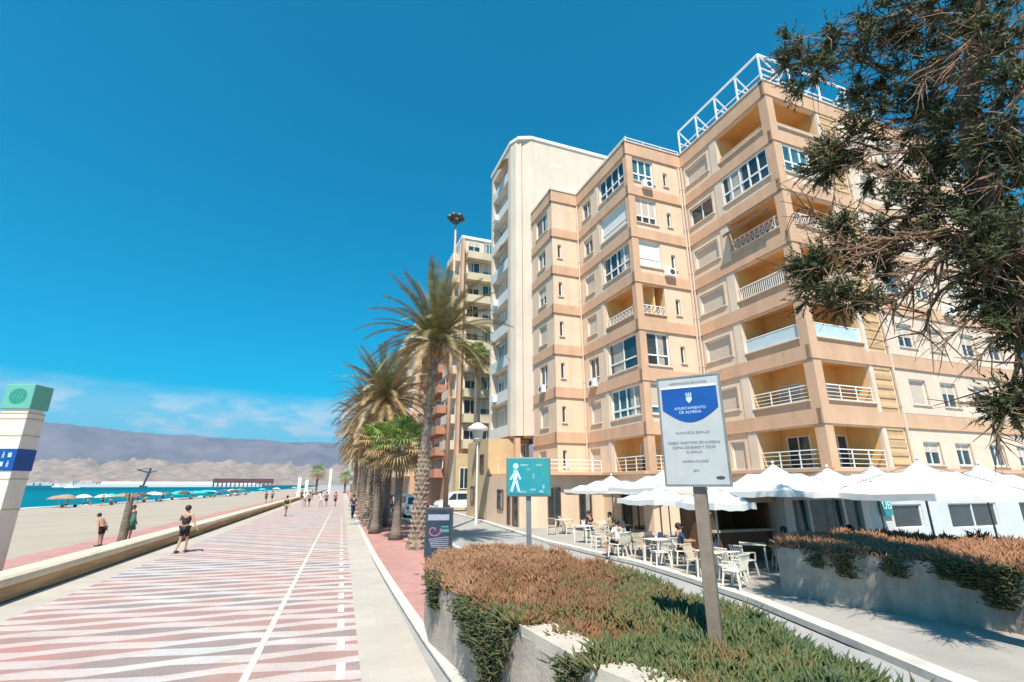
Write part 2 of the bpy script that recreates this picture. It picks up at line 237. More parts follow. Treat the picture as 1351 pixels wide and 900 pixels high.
def sea_material():
    m = bpy.data.materials.new('sea_water'); m.use_nodes = True; nt = m.node_tree; b = nt.nodes['Principled BSDF']; b.inputs['Roughness'].default_value = .25
    L = nt.links.new; tc = nd(nt, 'ShaderNodeTexCoord')
    mp = nd(nt, 'ShaderNodeMapping'); mp.inputs['Scale'].default_value = (.004,.0012,1); L(tc.outputs['Object'], mp.inputs[0])
    n = nd(nt, 'ShaderNodeTexNoise'); n.inputs['Scale'].default_value = 1; n.inputs['Detail'].default_value = 5; L(mp.outputs[0], n.inputs['Vector'])
    cr = nd(nt, 'ShaderNodeValToRGB'); cr.color_ramp.elements[0].position = .35; cr.color_ramp.elements[0].color = (.0,.075,.12,1); cr.color_ramp.elements[1].position = .65; cr.color_ramp.elements[1].color = (.0,.14,.18,1)
    L(n.outputs['Fac'], cr.inputs[0]); L(cr.outputs[0], b.inputs['Base Color'])
    n2 = nd(nt, 'ShaderNodeTexNoise'); n2.inputs['Scale'].default_value = .5; n2.inputs['Detail'].default_value = 5; L(tc.outputs['Object'], n2.inputs['Vector'])
    bp = nd(nt, 'ShaderNodeBump'); bp.inputs['Strength'].default_value = 1; bp.inputs['Distance'].default_value = .35; L(n2.outputs['Fac'], bp.inputs['Height']); L(bp.outputs[0], b.inputs['Normal'])
    b.inputs['Specular IOR Level'].default_value = .03; b.inputs['Roughness'].default_value = .5
    return m
M['sea'] = sea_material()
M['foam'] = mat('foam', (.72,.76,.74), .8, .15, .3)

# ------------------------------------------------------------------ mesh helpers
class MB:
    def __init__(s): s.v = []; s.f = []; s.mi = []; s.m = 0
    def poly(s, pts):
        n = len(s.v); s.v += [tuple(p) for p in pts]; s.f.append(tuple(range(n, n+len(pts)))); s.mi.append(s.m)
    def box(s, x0, x1, y0, y1, z0, z1):
        if x0 > x1: x0, x1 = x1, x0
        if y0 > y1: y0, y1 = y1, y0
        n = len(s.v); s.v += [(x0,y0,z0),(x1,y0,z0),(x1,y1,z0),(x0,y1,z0),(x0,y0,z1),(x1,y0,z1),(x1,y1,z1),(x0,y1,z1)]
        for f in ((0,3,2,1),(4,5,6,7),(0,1,5,4),(1,2,6,5),(2,3,7,6),(3,0,4,7)): s.f.append(tuple(n+i for i in f)); s.mi.append(s.m)
        return s
    def bar(s, a, b, w, h=None):     # square bar between two points
        a = Vector(a); b = Vector(b); d = (b-a); h = h or w
        if d.length < 1e-6: return s
        d.normalize(); up = Vector((0,0,1)) if abs(d.z) < .95 else Vector((1,0,0))
        x = d.cross(up).normalized(); y = x.cross(d).normalized(); n = len(s.v)
        for p in (a, b):
            for sx, sy in ((-1,-1),(1,-1),(1,1),(-1,1)): s.v.append(tuple(p + x*(sx*w/2) + y*(sy*h/2)))
        for f in ((0,1,2,3),(7,6,5,4),(0,4,5,1),(1,5,6,2),(2,6,7,3),(3,7,4,0)): s.f.append(tuple(n+i for i in f)); s.mi.append(s.m)
        return s
    def tube(s, pts, rad, seg=8, cap=True):
        pts = [Vector(p) for p in pts]; k = len(pts)
        if isinstance(rad, (int, float)): rad = [rad]*k
        n = len(s.v); prev = None
        for i, p in enumerate(pts):
            d = (pts[min(i+1, k-1)] - pts[max(i-1, 0)]).normalized()
            if prev is None: up = Vector((0,0,1)) if abs(d.z) < .9 else Vector((1,0,0)); x = d.cross(up).normalized()
            else: x = (prev - d*prev.dot(d)).normalized()
            prev = x; y = d.cross(x)
            for j in range(seg):
                a = 2*math.pi*j/seg; s.v.append(tuple(p + (x*math.cos(a) + y*math.sin(a))*rad[i]))
        for i in range(k-1):
            for j in range(seg):
                a = n+i*seg+j; b = n+i*seg+(j+1) % seg; s.f.append((a, b, b+seg, a+seg)); s.mi.append(s.m)
        if cap:
            s.f.append(tuple(n+j for j in range(seg))[::-1]); s.f.append(tuple(n+(k-1)*seg+j for j in range(seg))); s.mi += [s.m, s.m]
        return s
    def prism(s, pts2, z0, z1):      # vertical prism from a footprint
        n = len(s.v); k = len(pts2)
        s.v += [(p[0],p[1],z0) for p in pts2] + [(p[0],p[1],z1) for p in pts2]
        s.f.append(tuple(n+i for i in range(k))[::-1]); s.f.append(tuple(n+k+i for i in range(k))); s.mi += [s.m]*2
        for i in range(k): j = (i+1) % k; s.f.append((n+i, n+j, n+k+j, n+k+i)); s.mi.append(s.m)
        return s
    def ball(s, c, r, seg=8, rings=6, sq=(1,1,1)):
        n = len(s.v); c = Vector(c)
        for i in range(rings+1):
            t = math.pi*i/rings
            for j in range(seg):
                a = 2*math.pi*j/seg; s.v.append((c.x+r*sq[0]*math.sin(t)*math.cos(a), c.y+r*sq[1]*math.sin(t)*math.sin(a), c.z+r*sq[2]*math.cos(t)))
        for i in range(rings):
            for j in range(seg):
                a = n+i*seg+j; b = n+i*seg+(j+1) % seg; s.f.append((a, a+seg, b+seg, b)); s.mi.append(s.m)
        return s
    def build(s, name, mats, parent=None, loc=None, smooth=False, bevel=0):
        me = bpy.data.meshes.new(name); me.from_pydata(s.v, [], s.f)
        if not isinstance(mats, (list, tuple)): mats = [mats]
        for m in mats: me.materials.append(m)
        if len(mats) > 1: me.polygons.foreach_set('material_index', s.mi)
        if smooth: me.polygons.foreach_set('use_smooth', [True]*len(me.polygons))
        me.update()
        o = bpy.data.objects.new(name, me); COL.objects.link(o)
        if parent: o.parent = parent
        if loc: o.location = loc
        if bevel:
            b = o.modifiers.new('bevel', 'BEVEL'); b.width = bevel; b.segments = 2; b.limit_method = 'ANGLE'
        return o
def tag(o, label=None, cat=None, group=None, kind=None):
    if label: o['label'] = label
    if cat: o['category'] = cat
    if group: o['group'] = group
    if kind: o['kind'] = kind
    return o
def empty(name, loc=(0,0,0), rz=0):
    o = bpy.data.objects.new(name, None); COL.objects.link(o); o.location = loc; o.rotation_euler = (0,0,rz); o.empty_display_size = .3
    return o
def copy_tree(o, parent=None):
    c = o.copy(); COL.objects.link(c)
    if parent: c.parent = parent
    for ch in list(o.children): copy_tree(ch, c)
    return c
def struct(mb, name, m, **k): return tag(mb.build(name, m, **k), kind='structure')
def sheet(name, pts, z, m):
    b = MB(); b.poly([(p[0], p[1], z if len(p) < 3 else p[2]) for p in pts]); return struct(b, name, m)

# ------------------------------------------------------------------ ground
sheet('ground', [(-9.6,-300),(9000,-300),(9000,9000),(-400,9000),(-60,1500),(-34,520),(-9.6,300)], -.03, M['asphalt'])
# beach slopes from the outer walk to the water
bm = MB()
ys = [-300,-50,0,20,40,60,80,100,130,170,220,300,400,520,800,1500]
def shore(y): return -50 + 8*math.exp(-((y-170)/70)**2) + (5 if y > 200 else 0) + (0 if y < 300 else (y-300)*.012)
for a, b in zip(ys[:-1], ys[1:]):
    xa, xb = shore(a), shore(b)
    for (f0, z0, f1, z1) in ((0,-.02,.5,-.45),(.5,-.45,.93,-.85),(.93,-.85,1.35,-2.2)):
        g = lambda f, xs: -11.2 + (xs+11.2)*f
        bm.poly([(g(f1,xa),a,z1),(g(f0,xa),a,z0),(g(f0,xb),b,z0),(g(f1,xb),b,z1)])
struct(bm, 'beach_sand', M['sand'])
bm = MB()      # thin line of foam along the shore
for i in range(90):
    y = 30 + i*6; x = shore(y)*1.0 - .6 + .8*math.sin(i*1.3)
    y2 = y+6; x2 = shore(y2) - .6 + .8*math.sin((i+1)*1.3); w = .9+.6*math.sin(i*.7)
    bm.poly([(x-w,y,-.985),(x+.4,y,-.975),(x2+.4,y2,-.975),(x2-w,y2,-.985)])
struct(bm, 'shore_foam', M['foam'])
sheet('sea', [(-9000,-3000),(-30,-3000),(-30,520),(-60,1500),(-400,9000),(-9000,9000)], -1.0, M['sea'])
sheet('far_ground', [(-14000,-14000),(14000,-14000),(14000,14000),(-14000,14000)], -3.0, M['sand'])
sheet('outer_walk', [(-11.3,-20),(-7.7,-20),(-7.7,300),(-11.3,300)], .0, M['pinkpave'])
sheet('promenade_edge_strip', [(-7.1,-20),(-6.15,-20),(-6.15,300),(-7.1,300)], .0, M['pavebeige'])
sheet('promenade', [(-6.15,-20),(.50,-20),(.50,300),(-6.15,300)], .0, M['prom'])
sheet('walkway_strip', [(.50,-20),(1.62,-20),(1.5,6),(1.42,12),(1.3,20),(1.25,300),(.50,300)], .0, M['pavebeige'])
# painted markings on the promenade
bm = MB(); bm.poly([(-1.21,-10,.004),(-1.09,-10,.004),(-.72,60,.004),(-.80,60,.004)]); struct(bm, 'cycle_lane_line', M['kerb'])
bm = MB()
for i in range(34):
    y = 4.2 + i*1.32
    bm.poly([(.16,y,.004),(.29,y,.004),(.30,y+.72,.004),(.17,y+.72,.004)])
struct(bm, 'dashed_lane_line', M['kerb'])
def ribbon(pts, w, z0, z1, name, m):
    b = MB(); P = [Vector((p[0], p[1])) for p in pts]; Ls = []; Rs = []
    for i, p in enumerate(P):
        d = (P[min(i+1, len(P)-1)] - P[max(i-1, 0)]).normalized(); n = Vector((-d.y, d.x)); Ls.append(p+n*w/2); Rs.append(p-n*w/2)
    for i in range(len(P)-1):
        a, b2, c, d = Ls[i], Rs[i], Rs[i+1], Ls[i+1]
        b.poly([(a.x,a.y,z1),(b2.x,b2.y,z1),(c.x,c.y,z1),(d.x,d.y,z1)])
        b.poly([(a.x,a.y,z0),(a.x,a.y,z1),(d.x,d.y,z1),(d.x,d.y,z0)]); b.poly([(b2.x,b2.y,z0),(c.x,c.y,z0),(c.x,c.y,z1),(b2.x,b2.y,z1)])
    return struct(b, name, m)
ribbon([(2.35,3),(1.95,6.0),(1.78,7.5),(1.68,9.5),(1.60,12),(1.52,15),(1.42,20),(1.35,30),(1.32,60),(1.32,300)], .22, 0, .035, 'walkway_kerb', M['kerb'])
sheet('walk_verge', [(1.70,0),(2.6,0),(2.6,5),(2.1,8),(1.80,9.5),(1.70,9.8)], .004, M['pavebeige'])
sheet('palm_walk', [(1.62,9.3),(4.6,9.3),(4.8,60),(4.8,300),(1.36,300),(1.42,30),(1.5,20),(1.6,12)], .012, M['pinkpave'])
sheet('side_road', [(4.9,-6),(5.5,-6),(7.3,2.2),(8.1,5.4),(8.6,9.3),(9.2,22.8),(9.9,35.6),(11,60),(12,300),(4.9,300)], .0, M['asphalt'])
ribbon([(4.85,9.4),(4.87,60),(4.9,300)], .14, 0, .10, 'palm_walk_kerb', M['kerb'])
terr = [(7.3,2.2),(8.1,5.4),(8.55,7.0),(9.3,10),(9.65,12.85),(9.85,15.6),(9.35,22.8),(10.0,35.6),(10.6,60),(11.5,300)]
bm = MB(); bm.poly([(40,-6,.10),(40,300,.10)] + [(x,y,.10) for x, y in terr[::-1]] + [(5.5,-6,.10)]); struct(bm, 'terrace', M['terrace'])
ribbon(terr, .34, 0, .115, 'terrace_kerb', M['kerb'])

# sea wall: cream coping over a rough tan inner face
wall = empty('sea_wall', (-7.4, -15, 0)); tag(wall, 'long low cream sea wall between the striped promenade and the beach', 'wall')
prof_core = [(.20,0),(.20,.40),(-.28,.40),(-.28,0)]
prof_cap = [(.30,.36),(.33,.44),(.30,.53),(.22,.58),(-.30,.58),(-.38,.52),(-.40,.42),(-.36,.36)]
def extr(prof, y0, y1, n, name, m, jig=0):
    b = MB(); k = len(prof)
    for i in range(n+1):
        y = y0+(y1-y0)*(i/n)**1.6
        for x, z in prof: b.v.append((x + random.uniform(-jig, jig), y, z + random.uniform(-jig, jig)*.6))
    for i in range(n):
        for j in range(k):
            a = i*k+j; c = i*k+(j+1) % k; b.f.append((a, a+k, c+k, c)); b.mi.append(0)
    b.f.append(tuple(range(k))); b.mi.append(0)
    return b.build(name, m, wall)
extr(prof_core, 0, 300, 120, 'wall_face', M['walltan'], .008)
extr(prof_cap, 0, 300, 120, 'coping', M['wallcream'], .006)

# far land
bm = MB(); NA, NR = 360, 26
az = [R(-75 + 160*i/NA) for i in range(NA+1)]
import mathutils.noise as mno
def fh(a, t):   # far ridge height
    deg = math.degrees(a)
    env = 1050 if deg > -200 else 0
    env *= 1.0 - .28*max(0, min(1, (deg+42)/30.0)) 
    s = math.sin(math.pi*min(1, t)*.5)
    return env*(s**1.2) * (1+.05*mno.noise(Vector((deg*.12, 3, 0)))) + 170*t*mno.fractal(Vector((deg*.45, t*4, 1)), .8, 2.0, 6)*(1-t*.85)
for i in range(NA+1):
    for j in range(NR+1):
        t = j/NR; r = 6800 + 3200*t; z = -1 + fh(az[i], t)
        bm.v.append((math.sin(az[i])*r, math.cos(az[i])*r, z))
for i in range(NA):
    for j in range(NR):
        a = i*(NR+1)+j; bm.f.append((a, a+NR+1, a+NR+2, a+1)); bm.mi.append(0)
M['ridge'] = mat('far_ridge', (.21,.17,.165), .95, .4, .0018, col2=(.13,.11,.11))
struct(bm, 'mountain_ridge', M['ridge'], smooth=True)
bm = MB(); NA, NR = 420, 30
az = [R(-75 + 160*i/NA) for i in range(NA+1)]
for i in range(NA+1):
    for j in range(NR+1):
        t = j/NR; r = 4300 + 2200*t; deg = math.degrees(az[i])
        z = -1.6 + 235*(t**1.1) + (65*t+9)*mno.fractal(Vector((deg*.8, t*5, 5)), .8, 2.0, 6) + 45*t*mno.noise(Vector((deg*.3, 0, 0)))
        bm.v.append((math.sin(az[i])*r, math.cos(az[i])*r, z))
for i in range(NA):
    for j in range(NR):
        a = i*(NR+1)+j; bm.f.append((a, a+NR+1, a+NR+2, a+1)); bm.mi.append(0)
M['hill'] = mat('tan_hills', (.38,.275,.19), .95, .2, .011, col2=(.21,.155,.115))
struct(bm, 'coastal_hills', M['hill'], smooth=True)

exec_order = []
# ------------------------------------------------------------------ main apartment building
BROOT = empty('apartment_building', (21.31,17.18,0), R(2.3))
tag(BROOT, 'peach and salmon stepped apartment block with stacked corner balconies above the white cafe umbrellas', 'building')
BB = [5.45, 8.62, 11.79, 14.96, 18.13, 21.30, 24.44]   # undersides of the salmon bands
BH = .68
def P(face, s, z, d=0):
    k, c = face
    return (s, c-d, z) if k == 'W' else (c-d, s, z)
def fbox(mb, face, s0, s1, z0, z1, d0, d1):
    a = P(face, s0, z0, d0); b = P(face, s1, z1, d1); mb.box(a[0], b[0], a[1], b[1], z0, z1)
def fquad(mb, face, s0, s1, z0, z1, d=0):
    q = [P(face,s0,z0,d), P(face,s1,z0,d), P(face,s1,z1,d), P(face,s0,z1,d)]
    mb.poly(q if face[0] == 'W' else q[::-1])
def wallface(mb, face, s0, s1, z0, z1, ops, depth=.22):
    ss = sorted({s0, s1, *[o[0] for o in ops], *[o[1] for o in ops]}); zs = sorted({z0, z1, *[o[2] for o in ops], *[o[3] for o in ops]})
    ss = [s for s in ss if s0 <= s <= s1]; zs = [z for z in zs if z0 <= z <= z1]
    for a, b in zip(ss[:-1], ss[1:]):
        for c, d in zip(zs[:-1], zs[1:]):
            sm, zm = (a+b)/2, (c+d)/2
            if any(o[0] < sm < o[1] and o[2] < zm < o[3] for o in ops): continue
            fquad(mb, face, a, b, c, d)
    for (a, b, c, d) in ops:
        mb.poly([P(face,a,c,0),P(face,a,d,0),P(face,a,d,-depth),P(face,a,c,-depth)]); mb.poly([P(face,b,c,0),P(face,b,c,-depth),P(face,b,d,-depth),P(face,b,d,0)])
        mb.poly([P(face,a,c,0),P(face,a,c,-depth),P(face,b,c,-depth),P(face,b,c,0)]); mb.poly([P(face,a,d,0),P(face,b,d,0),P(face,b,d,-depth),P(face,a,d,-depth)])
def window(root, face, s0, s1, z0, z1, kind='glass', n=2, transom=None, depth=.14, fw=.06, glass='glass', sill=True, name='window', fm='white'):
    f = MB(); d0, d1 = -depth-.05, -depth+.03
    fbox(f, face, s0, s1, z0, z0+fw, d0, d1); fbox(f, face, s0, s1, z1-fw, z1, d0, d1)
    fbox(f, face, s0, s0+fw, z0+fw, z1-fw, d0, d1); fbox(f, face, s1-fw, s1, z0+fw, z1-fw, d0, d1)
    zt = z1-fw
    if transom: zt = z0+(z1-z0)*transom; fbox(f, face, s0+fw, s1-fw, zt-fw/2, zt+fw/2, d0, d1)
    if kind != 'closed':
        for i in range(1, n):
            s = s0+(s1-s0)*i/n; fbox(f, face, s-fw/2, s+fw/2, z0+fw, z1-fw, d0+.005, d1-.005)
    w = f.build(name, M[fm], root)
    if kind == 'closed':
        p = MB(); fbox(p, face, s0+fw, s1-fw, z0+fw, z1-fw, -depth-.04, -depth); p.build('shutter', M['shutter' if fm == 'tan_' or glass != 'w' else 'shutterw'], w)
    else:
        p = MB(); fbox(p, face, s0+fw/2, s1-fw/2, z0+fw/2, z1-fw/2, -depth-.035, -depth-.02); p.build('pane', M[glass], w)
        if kind == 'glass' and z1-z0 > 1 and s1-s0 > .9:
            q = (int(s0*7+z0*3)*13) % 7
            if q < 4:
                c0 = s0+fw+(s1-s0-2*fw)*(0 if q % 2 else .55); c1 = c0+(s1-s0-2*fw)*(.28+.1*q/3); p = MB(); fbox(p, face, c0, min(c1,s1-fw), z0+fw, z1-fw, -depth-.02, -depth-.015); p.build('curtain', M['curtain'], w)
        if kind.startswith('half'):
            k = float(kind[4:] or .5); p = MB(); fbox(p, face, s0+fw, s1-fw, z1-fw-(z1-z0-2*fw)*k, z1-fw, -depth-.01, -depth+.02); p.build('shutter', M['shutter'], w)
    if sill:
        p = MB(); fbox(p, face, s0-.08, s1+.08, z0-.07, z0, -depth, .09); p.build('sill', M['panelc'], w)
    return w
def railing(root, face, s0, s1, z0, z1, style='bars', d=.0, mtl='white'):
    b = MB(); fbox(b, face, s0, s1, z1-.05, z1, d-.03, d+.03); fbox(b, face, s0, s1, z0, z0+.05, d-.03, d+.03)
    if style == 'bars':
        n = 4
        for i in range(1, n): z = z0+(z1-z0)*i/n; fbox(b, face, s0, s1, z-.014, z+.014, d-.012, d+.012)
        k = max(2, int((s1-s0)/1.1))
        for i in range(k+1): s = s0+(s1-s0)*i/k; fbox(b, face, max(s0, s-.02), min(s1, s+.02), z0+.05, z1-.05, d-.022, d+.022)
    elif style == 'posts':
        k = int((s1-s0)/.13)
        for i in range(k+1): s = s0+(s1-s0)*i/k; fbox(b, face, s-.014, s+.014, z0+.05, z1-.05, d-.012, d+.012)
    elif style == 'x':
        k = max(2, int((s1-s0)/.34))
        for i in range(k+1): s = s0+(s1-s0)*i/k; fbox(b, face, s-.014, s+.014, z0+.05, z1-.05, d-.012, d+.012)
        for i in range(k):
            a = s0+(s1-s0)*i/k; c = s0+(s1-s0)*(i+1)/k
            b.bar(P(face,a,z0+.05,d), P(face,c,z1-.05,d), .02); b.bar(P(face,c,z0+.05,d), P(face,a,z1-.05,d), .02)
    else:
        fbox(b, face, s0, s0+.04, z0+.05, z1-.05, d-.03, d+.03); fbox(b, face, s1-.04, s1, z0+.05, z1-.05, d-.03, d+.03)
    o = b.build('railing', M[mtl], root)
    if style == 'glass':
        p = MB(); fbox(p, face, s0+.04, s1-.04, z0+.05, z1-.05, d-.01, d+.01); p.build('panel', M['railglass'], o)
    return o
F1, F2, F3, F4, F5, F6 = ('W',0.), ('U',0.), ('W',7.4), ('U',-4.6), ('W',14.45), ('U',-6.9)
UE, WE = 18.2, 18.45
STOR = [(3.35, 5.45)] + [(BB[k]+BH, BB[k+1]) for k in range(6)]      # clear wall between bands
# --- bands, one part per floor
def bandpath(z0, z1, pr, name, m, extra=0):
    b = MB()
    for face, s0, s1 in ((F1,-pr,UE+pr),(F2,0,7.4-pr),(F3,-4.6-pr,0-pr),(F4,7.4,14.45-pr),(F5,-6.9-pr,-4.6-pr),(F6,14.45,WE)):
        fbox(b, face, s0, s1, z0, z1, -.25, pr)
    b.box(UE-.2, UE+pr, .25, 12, z0, z1)
    return b.build(name, m, BROOT)
for k in range(6):
    bandpath(BB[k], BB[k]+BH, .055, 'floor_band', M['salmon'])
    bandpath(BB[k]-.05, BB[k], .10, 'band_moulding', M['salmon'])
bandpath(BB[6], 25.40, .055, 'parapet', M['salmon']); bandpath(BB[6]-.05, BB[6], .10, 'band_moulding', M['salmon']); bandpath(25.40, 25.50, .11, 'roof_coping', M['panelc'])
# --- walls with openings
wm = MB()
LOG = dict(s0=.50, s1=3.95)       # corner loggia opening on both faces
G4 = (7.75, 11.05); G3 = (-4.15, -2.45)
F1WIN = [(6.9,8.3),(9.55,10.95),(12.6,14.0),(15.2,16.6)]
opn = {f: [] for f in 'ABCDEFGH'}
LAY4 = {0:'log',1:'whitewin',2:'darkrail',3:'log',4:'glazed',5:'awning',6:'glazed'}
LAY2 = {0:'log',1:'log',2:'log',3:'log',4:'log',5:'glazed',6:'log'}
for k, (z0, z1) in enumerate(STOR):
    B = BB[k-1] if k else 2.55
    ops1 = [(.5,3.95,z0,z1-.12)] if LAY2[k] == 'log' else [(.5,3.95,B+1.25,z1-.12)]
    ops1 += [(a,b,B+1.25,B+2.6) for a, b in F1WIN] if k else [(a,b,3.6,4.75) for a, b in F1WIN]
    wallface(wm, F1, 0, UE, z0, z1, ops1)
    w2 = (4.9,6.95,B+1.3,B+2.6) if k else (4.9,5.9,3.4,4.95)
    ops2 = [(.5,3.95,z0,z1-.12)] if LAY2[k] == 'log' else [(.5,3.95,B+1.2,z1-.10)]
    wallface(wm, F2, 0, 7.4, z0, z1, ops2+[w2])
    l4 = LAY4[k]; zl = z0 if l4 == 'log' else B+(1.15 if k != 2 else .95)
    o3 = [(G3[0],G3[1],zl,z1-.12)]
    slit = (-1.62,-1.28,B+1.25,B+2.35) if k else (-3.2,-2.9,3.9,4.9)
    if k == 0: o3 = [(-4.15,-3.3,z0,z1-.12)]; slit = (-1.5,-1.1,3.6,4.9)
    wallface(wm, F3, -4.6, 0, z0, z1, o3+[slit])
    sw = (12.3,13.6,B+1.2,B+2.65) if k else (12.7,14.0,3.38,5.0)
    wallface(wm, F4, 7.4, 14.45, z0, z1, [(G4[0],G4[1],zl,z1-.12), sw])
    s5 = (-6.45,-6.15,B+1.35,B+2.5) if k else (-6.5,-6.2,3.8,4.9)
    wallface(wm, F5, -6.9, -4.6, z0, z1, [s5] if k < 6 else [])
    s6 = (15.8,17.2,B+1.15,B+2.7) if k else (16.3,17.6,3.4,5.0)
    if k == 6: s6 = (15.3,17.5,B+1.0,B+2.75)
    wallface(wm, F6, 14.45, WE, z0, z1, [s6])
    # openings filled
    for i, (a, b) in enumerate(F1WIN):
        zz = (B+1.25, B+2.6) if k else (3.6,4.75)
        kind = ['half.45','half.55','half.3','closed','glass'][(i*2+k*3) % 5] if k != 3 or i else 'glass'
        window(BROOT, F1, a, b, zz[0], zz[1], kind, 2, None, glass='glassb' if (k == 3 and i == 0) else 'glass')
    kinds2 = {6:'closed',5:'glass',4:'closed',3:'closed',2:'closed',1:'closed',0:'closed'}
    window(BROOT, F2, *w2, kinds2[k], 2)
    window(BROOT, F4, *sw, {6:'glass',5:'half.2',4:'closed',3:'closed',2:'glass',1:'closed',0:'closed'}[k], 2, fm='white')
    window(BROOT, F6, *s6, {6:'glass',5:'glass',4:'half.5',3:'closed',2:'glass',1:'closed',0:'closed'}[k], 2)
    window(BROOT, F3, *slit, 'glass', 1, fw=.05); 
    if k < 6: window(BROOT, F5, *s5, 'glass', 1, fw=.05)
    # big bays
    def bay(face, s0, s1, lay, which):
        if lay == 'log':
            railing(BROOT, face, s0, s1, B+.70 + (.38 if k else .1), B+1.72 if k else 4.25, 'bars' if (k < 2 or which == 'c') else 'x', -.12)
            if k:
                b = MB(); fbox(b, face, s0+.002, s1-.002, z0, B+1.06, -.2, -.03); b.build('balcony_front', M['salmon'], BROOT)
                b = MB(); fbox(b, face, s0-.03, s1+.03, B+1.06, B+1.12, -.24, .07); b.build('ledge', M['panelc'], BROOT)
        elif lay == 'darkrail':
            window(BROOT, face, s0, s1, zl, z1-.12, 'glass', 2, .32, fw=.09)
        elif lay == 'whitewin':
            if face is F3: window(BROOT, face, s0, s1, zl, z1-.12, 'half.75', 2, .25, fw=.1, glass='glassb')
            else: window(BROOT, face, s0, s1, zl, z1-.12, 'glass', 4, .28, fw=.11, glass='glassb')
        elif lay == 'glazed':
            if face is F3:
                window(BROOT, face, s0, s1, zl, z1-.12, 'closed' if k == 4 else 'glass', 3, .35, fw=.1, glass='w' if k == 4 else 'glassb')
            else: window(BROOT, face, s0, s1, zl, z1-.12, 'glass', 4, .36, fw=.1)
        elif lay == 'awning':
            window(BROOT, face, s0, s1, zl, z1-.12, 'closed' if face is F4 else 'half.7', 3, .3, fw=.09, glass='w')
    bay(F4, G4[0], G4[1], l4, 'b'); bay(F3, o3[0][0], o3[0][1], l4, 'b')
    if LAY2[k] == 'log':
        st = {6:'solid',4:'x',3:'posts',2:'glass',1:'bars',0:'bars'}[k]
        for face in (F2, F1):
            s0, s1 = .5, 3.95
            if k:
                b = MB(); fbox(b, face, s0+.002, s1-.002, z0, B+1.08, -.2, -.03); b.build('balcony_front', M['salmon'], BROOT)
                b = MB(); fbox(b, face, s0-.03, s1+.03, B+1.08, B+1.15, -.24, .08); b.build('ledge', M['panelc'], BROOT)
                railing(BROOT, face, s0, s1, B+1.15, B+(1.45 if st == 'solid' else 1.92), st if st != 'solid' else 'bars', -.10, 'white' if st != 'solid' else 'panelc')
            else: railing(BROOT, face, s0, s1, z0, 4.25, 'bars', -.1)
    else:
        window(BROOT, F2, .5, 3.95, B+1.2, z1-.10, 'glass', 5, .38, fw=.10, depth=.02)
        window(BROOT, F1, .5, 3.95, B+1.25, z1-.12, 'glass', 5, .38, fw=.10, depth=.02, glass='glassb')
    om = MB()     # loggia interior of this floor
    zc = z1+.22
    if LAY2[k] == 'log':
        om.box(1.75, 3.95, 1.75, 1.85, z0-.4, zc); om.box(1.75, 1.85, 1.85, 3.95, z0-.4, zc)       # room corner behind
        om.box(.02, 1.85, 3.955, 4.05, z0-.4, zc); om.box(3.955, 4.05, .02, 1.85, z0-.4, zc)
        # doors in the inner walls
        for face, s0, s1 in ((('U',1.75),2.2,3.6),(('W',1.75),2.3,3.7)):
            window(BROOT, face, s0, s1, z0-.3, z0+1.75, 'half.5' if k % 2 else 'glass', 2, None, depth=-.05, sill=False, name='balcony_door')
    if l4 == 'log':
        o2 = MB(); o2.box(-3.1, -3.0, 7.7, 11.1, z0-.4, zc); o2.box(-4.55, -3.0, 11.06, 11.16, z0-.4, zc); o2.box(-2.42,-2.32,7.42,8.4,z0-.4,zc); o2.box(-3.0,-2.3,8.4,8.5,z0-.4,zc); o2.box(-4.5,-2.3,7.46,11.1,z0-.25,z0-.12); o2.box(-4.5,-2.3,7.46,11.1,z1+.1,z1+.2); o2.build('balcony_interior', M['ochre'], BROOT)
        window(BROOT, ('U',-3.1), 8.6, 10.2, z0-.3, z0+1.7, 'half.4', 2, None, depth=-.05, sill=False, name='balcony_door')
    if k:
        om.box(.06, 4.0, .06, 4.0, B+.2, B+.34)
    if k == 6: om.box(.06, 4.0, .06, 4.0, 24.62, 24.7)
    if om.v: om.build('balcony_interior', M['ochre'], BROOT)
for z0, z1 in ((3.2,3.35),):      # floor slab of the lowest terrace, curved at the corner
    pass
wm.build('wall', M['cream'], BROOT)
for k, (z0, z1) in enumerate(STOR):      # corner piers stand proud of the walls
    b = MB(); b.box(-.05, .5, -.05, .5, z0, z1); b.build('corner_pier', M['salmon'], BROOT)
    b = MB(); b.box(-4.65, -4.15, 7.35, 7.75, z0, z1); b.build('corner_pier', M['salmon'], BROOT)
    for f_, s_, e_ in ((F2, 3.97, 4.55),(F4, 11.2, 11.55),(F1, 3.97, 4.25)): b = MB(); fbox(b, f_, s_, e_, z0, z1, -.1, .045); b.build('pilaster', M['panelc'], BROOT)
if 1:      # stepped block panels beside the corner balconies and the pale fields round the windows
  for k, (z0, z1) in enumerate(STOR):
    b = MB()
    for q in range(5):
        zz = z0+(z1-z0)*q/5; fbox(b, F1, 4.27, 5.55, zz, zz+(z1-z0)*.1-.004, -.1, .012); fbox(b, F1, 4.27, 5.55, zz+(z1-z0)*.1, zz+(z1-z0)*.2-.004, -.1, .05)
    b.build('block_panel', M['stone'], BROOT)
